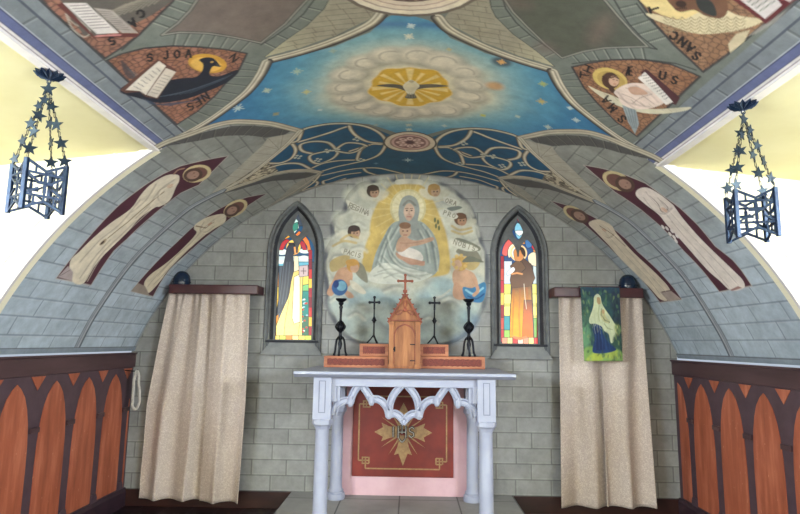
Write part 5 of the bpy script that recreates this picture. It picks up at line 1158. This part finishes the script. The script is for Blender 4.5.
# pale cord loop by the panelled wall
p0 = B1(137.3, 371, 5.04); p1 = B1(133.6, 409, 5.04)
P = cr([(p0[0]-.006,p0[1]),(p0[0]+.012,p0[1]-.02),(p0[0]+.024,p0[1]-.12),(p1[0]+.045,p1[1]+.10),(p1[0]+.036,p1[1]+.02),(p1[0]+.008,p1[1]),(p1[0]-.012,p1[1]+.03),(p1[0]-.012,p1[1]+.09),(p0[0]-.022,p0[1]-.10),(p0[0]-.012,p0[1]-.02)], 6, True)
b = NB(); tube(b, [(x, 5.04+.004*math.sin(k), z) for k, (x, z) in enumerate(P)], .011, 8, closed=True)
t = thing('curtain_tieback', (p0[0], 5.04, p0[1]), 'pale cord loop hanging beside the left wall panelling', 'tieback'); part('cord_loop', b, MAT['rope'], t, smooth=True)
b = NB(); tube(b, [(XL+.006, 5.04, p0[1]+.005), (p0[0]-.004, 5.04, p0[1]-.003), (p0[0]+.004, 5.04, p0[1]+.012)], .005, 6); part('hook', b, MAT['iron'], t)

# ================================================================== HANGING LANTERNS
def star_bm(b, c, r, yaw, th=.004, tilt=0):
    P = [((r if k % 2 == 0 else r*.42)*math.sin(k*PI/5), (r if k % 2 == 0 else r*.42)*math.cos(k*PI/5)) for k in range(10)]
    b2 = bmesh.new(); prism(b2, P, -th/2, th/2, 1)
    merge(b, b2, Matrix.Translation(c) @ Matrix.Rotation(yaw, 4, 'Z') @ Matrix.Rotation(tilt, 4, 'Y'))
def plate(b, a, c, z0, z1, w, th=.006):
    """flat bar between (a,z0) and (c,z1) in the panel plane; a, c plan points"""
    A = Vector((a[0], a[1], z0)); D = Vector((c[0], c[1], z1)); d = (D-A).normalized()
    pl = Vector((PC[1][0]-PC[0][0], PC[1][1]-PC[0][1], 0)).normalized(); nn = Vector((pl.y, -pl.x, 0)); side = d.cross(nn).normalized()*w/2; n2 = nn*th/2
    vs = [b.verts.new(p) for p in (A-side-n2, A+side-n2, D+side-n2, D-side-n2, A-side+n2, A+side+n2, D+side+n2, D-side+n2)]
    for f in ((0,1,2,3),(4,7,6,5),(0,4,5,1),(1,5,6,2),(2,6,7,3),(3,7,4,0)): b.faces.new([vs[i] for i in f])
PC = [(0,0),(1,0)]
def lantern(cp, zs_, bot, r, th0, lab, seed):
    global PC
    rd = random.Random(seed); c = on_plane(*cp, 2, zs_); x, y, z = c; zb = on_plane(bot[0], bot[1], 1, y)[2]; ztop = zb+.205
    t = thing('hanging_lantern', (x, y, z), lab, 'lantern', 'star lanterns hanging at the dormer edges')
    b = NB(); n = 24                                              # fluted canopy
    rim = []
    for k in range(n):
        a = k*2*PI/n; R_o = .060 if k % 2 == 0 else .046; rim.append((b.verts.new((x+R_o*math.cos(a), y+R_o*math.sin(a), z-.004-(.014 if k % 2 else 0))), b.verts.new((x+R_o*math.cos(a), y+R_o*math.sin(a), z-.008-(.014 if k % 2 else 0)))))
    ct = b.verts.new((x, y, z)); cb = b.verts.new((x, y, z-.034))
    for k in range(n):
        q = rim[(k+1) % n]; p = rim[k]; b.faces.new([ct, p[0], q[0]]); b.faces.new([cb, q[1], p[1]]); b.faces.new([p[0], p[1], q[1], q[0]])
    part('canopy', b, MAT['lantern'], t)
    b = NB(); tube(b, [(x+.008*math.cos(a), y, z-.042+.009*math.sin(a)) for a in np.linspace(0, 2*PI, 13)[:-1]], .0022, 6, closed=True); part('ring', b, MAT['lantern'], t)
    corners = [(x+r*math.cos(th0+k*PI/2), y+r*math.sin(th0+k*PI/2)) for k in range(4)]
    z1 = z-.052; b = NB(); star_bm(b, (x, y, z1-.022), .034, th0); part('star', b, MAT['lanternstar'], t)
    zc = z1-.05
    for k, (cx_, cy_) in enumerate(corners):
        L = zc-(ztop+.0); ch = NB(); nl = 15
        A = Vector((x+.008*math.cos(th0+k*PI/2), y+.008*math.sin(th0+k*PI/2), z1-.04)); D = Vector((cx_, cy_, ztop))
        for q in range(nl):
            p = A.lerp(D, (q+.5)/nl); fl = q % 2; hl = (D-A).length/nl*.62
            tube(ch, [(p.x+(0 if fl else .0035*math.cos(a)), p.y+(.0035*math.cos(a) if fl else 0), p.z+hl*math.sin(a)) for a in np.linspace(0, 2*PI, 9)[:-1]], .0014, 5, closed=True)
        cobj = part('chain', ch, MAT['iron'], t)
        for q in range(4):
            p = A.lerp(D, (q+.75-(.25 if k % 2 else 0))/4.0); b = NB(); star_bm(b, p+Vector((rd.uniform(-.003,.003), -.003, 0)), .030 if q else .026, rd.uniform(-.7, .7), tilt=rd.uniform(-.3, .3)); part('star', b, MAT['lanternstar'], t, cobj)
    for k in range(4):
        a = corners[k]; c2 = corners[(k+1) % 4]; PC = [a, c2]
        b = NB(); box(b, a[0]-.008, a[0]+.008, a[1]-.008, a[1]+.008, zb, ztop, .002); part('corner_post', b, MAT['lantern'], t)
        lp = lambda s: (a[0]*(1-s)+c2[0]*s, a[1]*(1-s)+c2[1]*s)
        b = NB(); H = ztop-zb
        for s0, h0, s1, h1, w in ((0,.98,.5,.80,.010),(1,.98,.5,.80,.010),(0,.74,1,.74,.009),(0,.30,1,.30,.009),(0,.03,.5,.20,.010),(1,.03,.5,.20,.010),(.5,.20,.5,.30,.008),(.5,.74,.5,.80,.008),
                                  (.5,.36,.5,.68,.012),(.3,.56,.7,.56,.012),(0,.74,.32,.58,.008),(1,.74,.68,.58,.008),(0,.30,.34,.46,.008),(1,.30,.66,.46,.008),(.25,.30,.25,.12,.007),(.75,.30,.75,.12,.007),(.25,.74,.25,.88,.007),(.75,.74,.75,.88,.007),(.5,.68,.5,.74,.008),(.5,.30,.5,.36,.008)):
            plate(b, lp(s0), lp(s1), zb+H*h0, zb+H*h1, w)
        part('pierced_panel', b, MAT['lantern'], t)
    return t
lantern((50,72.5), 2.52, (37,214), .103, math.radians(8), 'dark blue pierced lantern on star chains hanging at the left dormer', 1)
lantern((742.5,103), 2.47, (753,240), .103, math.radians(30), 'dark blue pierced lantern on star chains hanging at the right dormer', 2)

# ================================================================== LIGHT, CAMERA
def area(name, loc, rot, sx, sy, e, col, spread=PI):
    l = bpy.data.lights.new(name, 'AREA'); l.shape = 'RECTANGLE'; l.size = sx; l.size_y = sy; l.energy = e; l.color = col; l.spread = spread
    o = bpy.data.objects.new(name, l); C.objects.link(o); o.location = loc; o.rotation_euler = rot; return o
area('daylight_left_window', (-3.20, .35, 1.93), (0, math.radians(-76), 0), .75, 2.6, 400, (.80,.90,1.0))
area('daylight_right_window', (3.20, .35, 1.90), (0, math.radians(76), 0), .75, 2.6, 400, (.80,.90,1.0))
area('nave_fill', (0, -2.6, 1.0), (math.radians(84), 0, 0), 4.2, 1.5, 80, (1.0,.94,.86))  # unseen fill light added behind the camera to brighten end wall and vault
w = bpy.data.worlds.new('World'); bpy.context.scene.world = w; w.use_nodes = True
w.node_tree.nodes['Background'].inputs[0].default_value = (.75,.85,1,1); w.node_tree.nodes['Background'].inputs[1].default_value = .6
cam = bpy.data.cameras.new('Camera'); co = bpy.data.objects.new('Camera', cam); C.objects.link(co)
cam.sensor_width = 36; cam.lens = F*36/800; cam.clip_start = .05
mx = Matrix(((RT[0], UP[0], -FW[0], EYE[0]), (RT[1], UP[1], -FW[1], EYE[1]), (RT[2], UP[2], -FW[2], EYE[2]), (0, 0, 0, 1))); co.matrix_world = mx
sc = bpy.context.scene; sc.camera = co
sc.view_settings.view_transform = 'Standard'; sc.view_settings.look = 'None'; sc.view_settings.exposure = 0.12; sc.view_settings.gamma = 1; sc.view_settings.use_curve_mapping = False
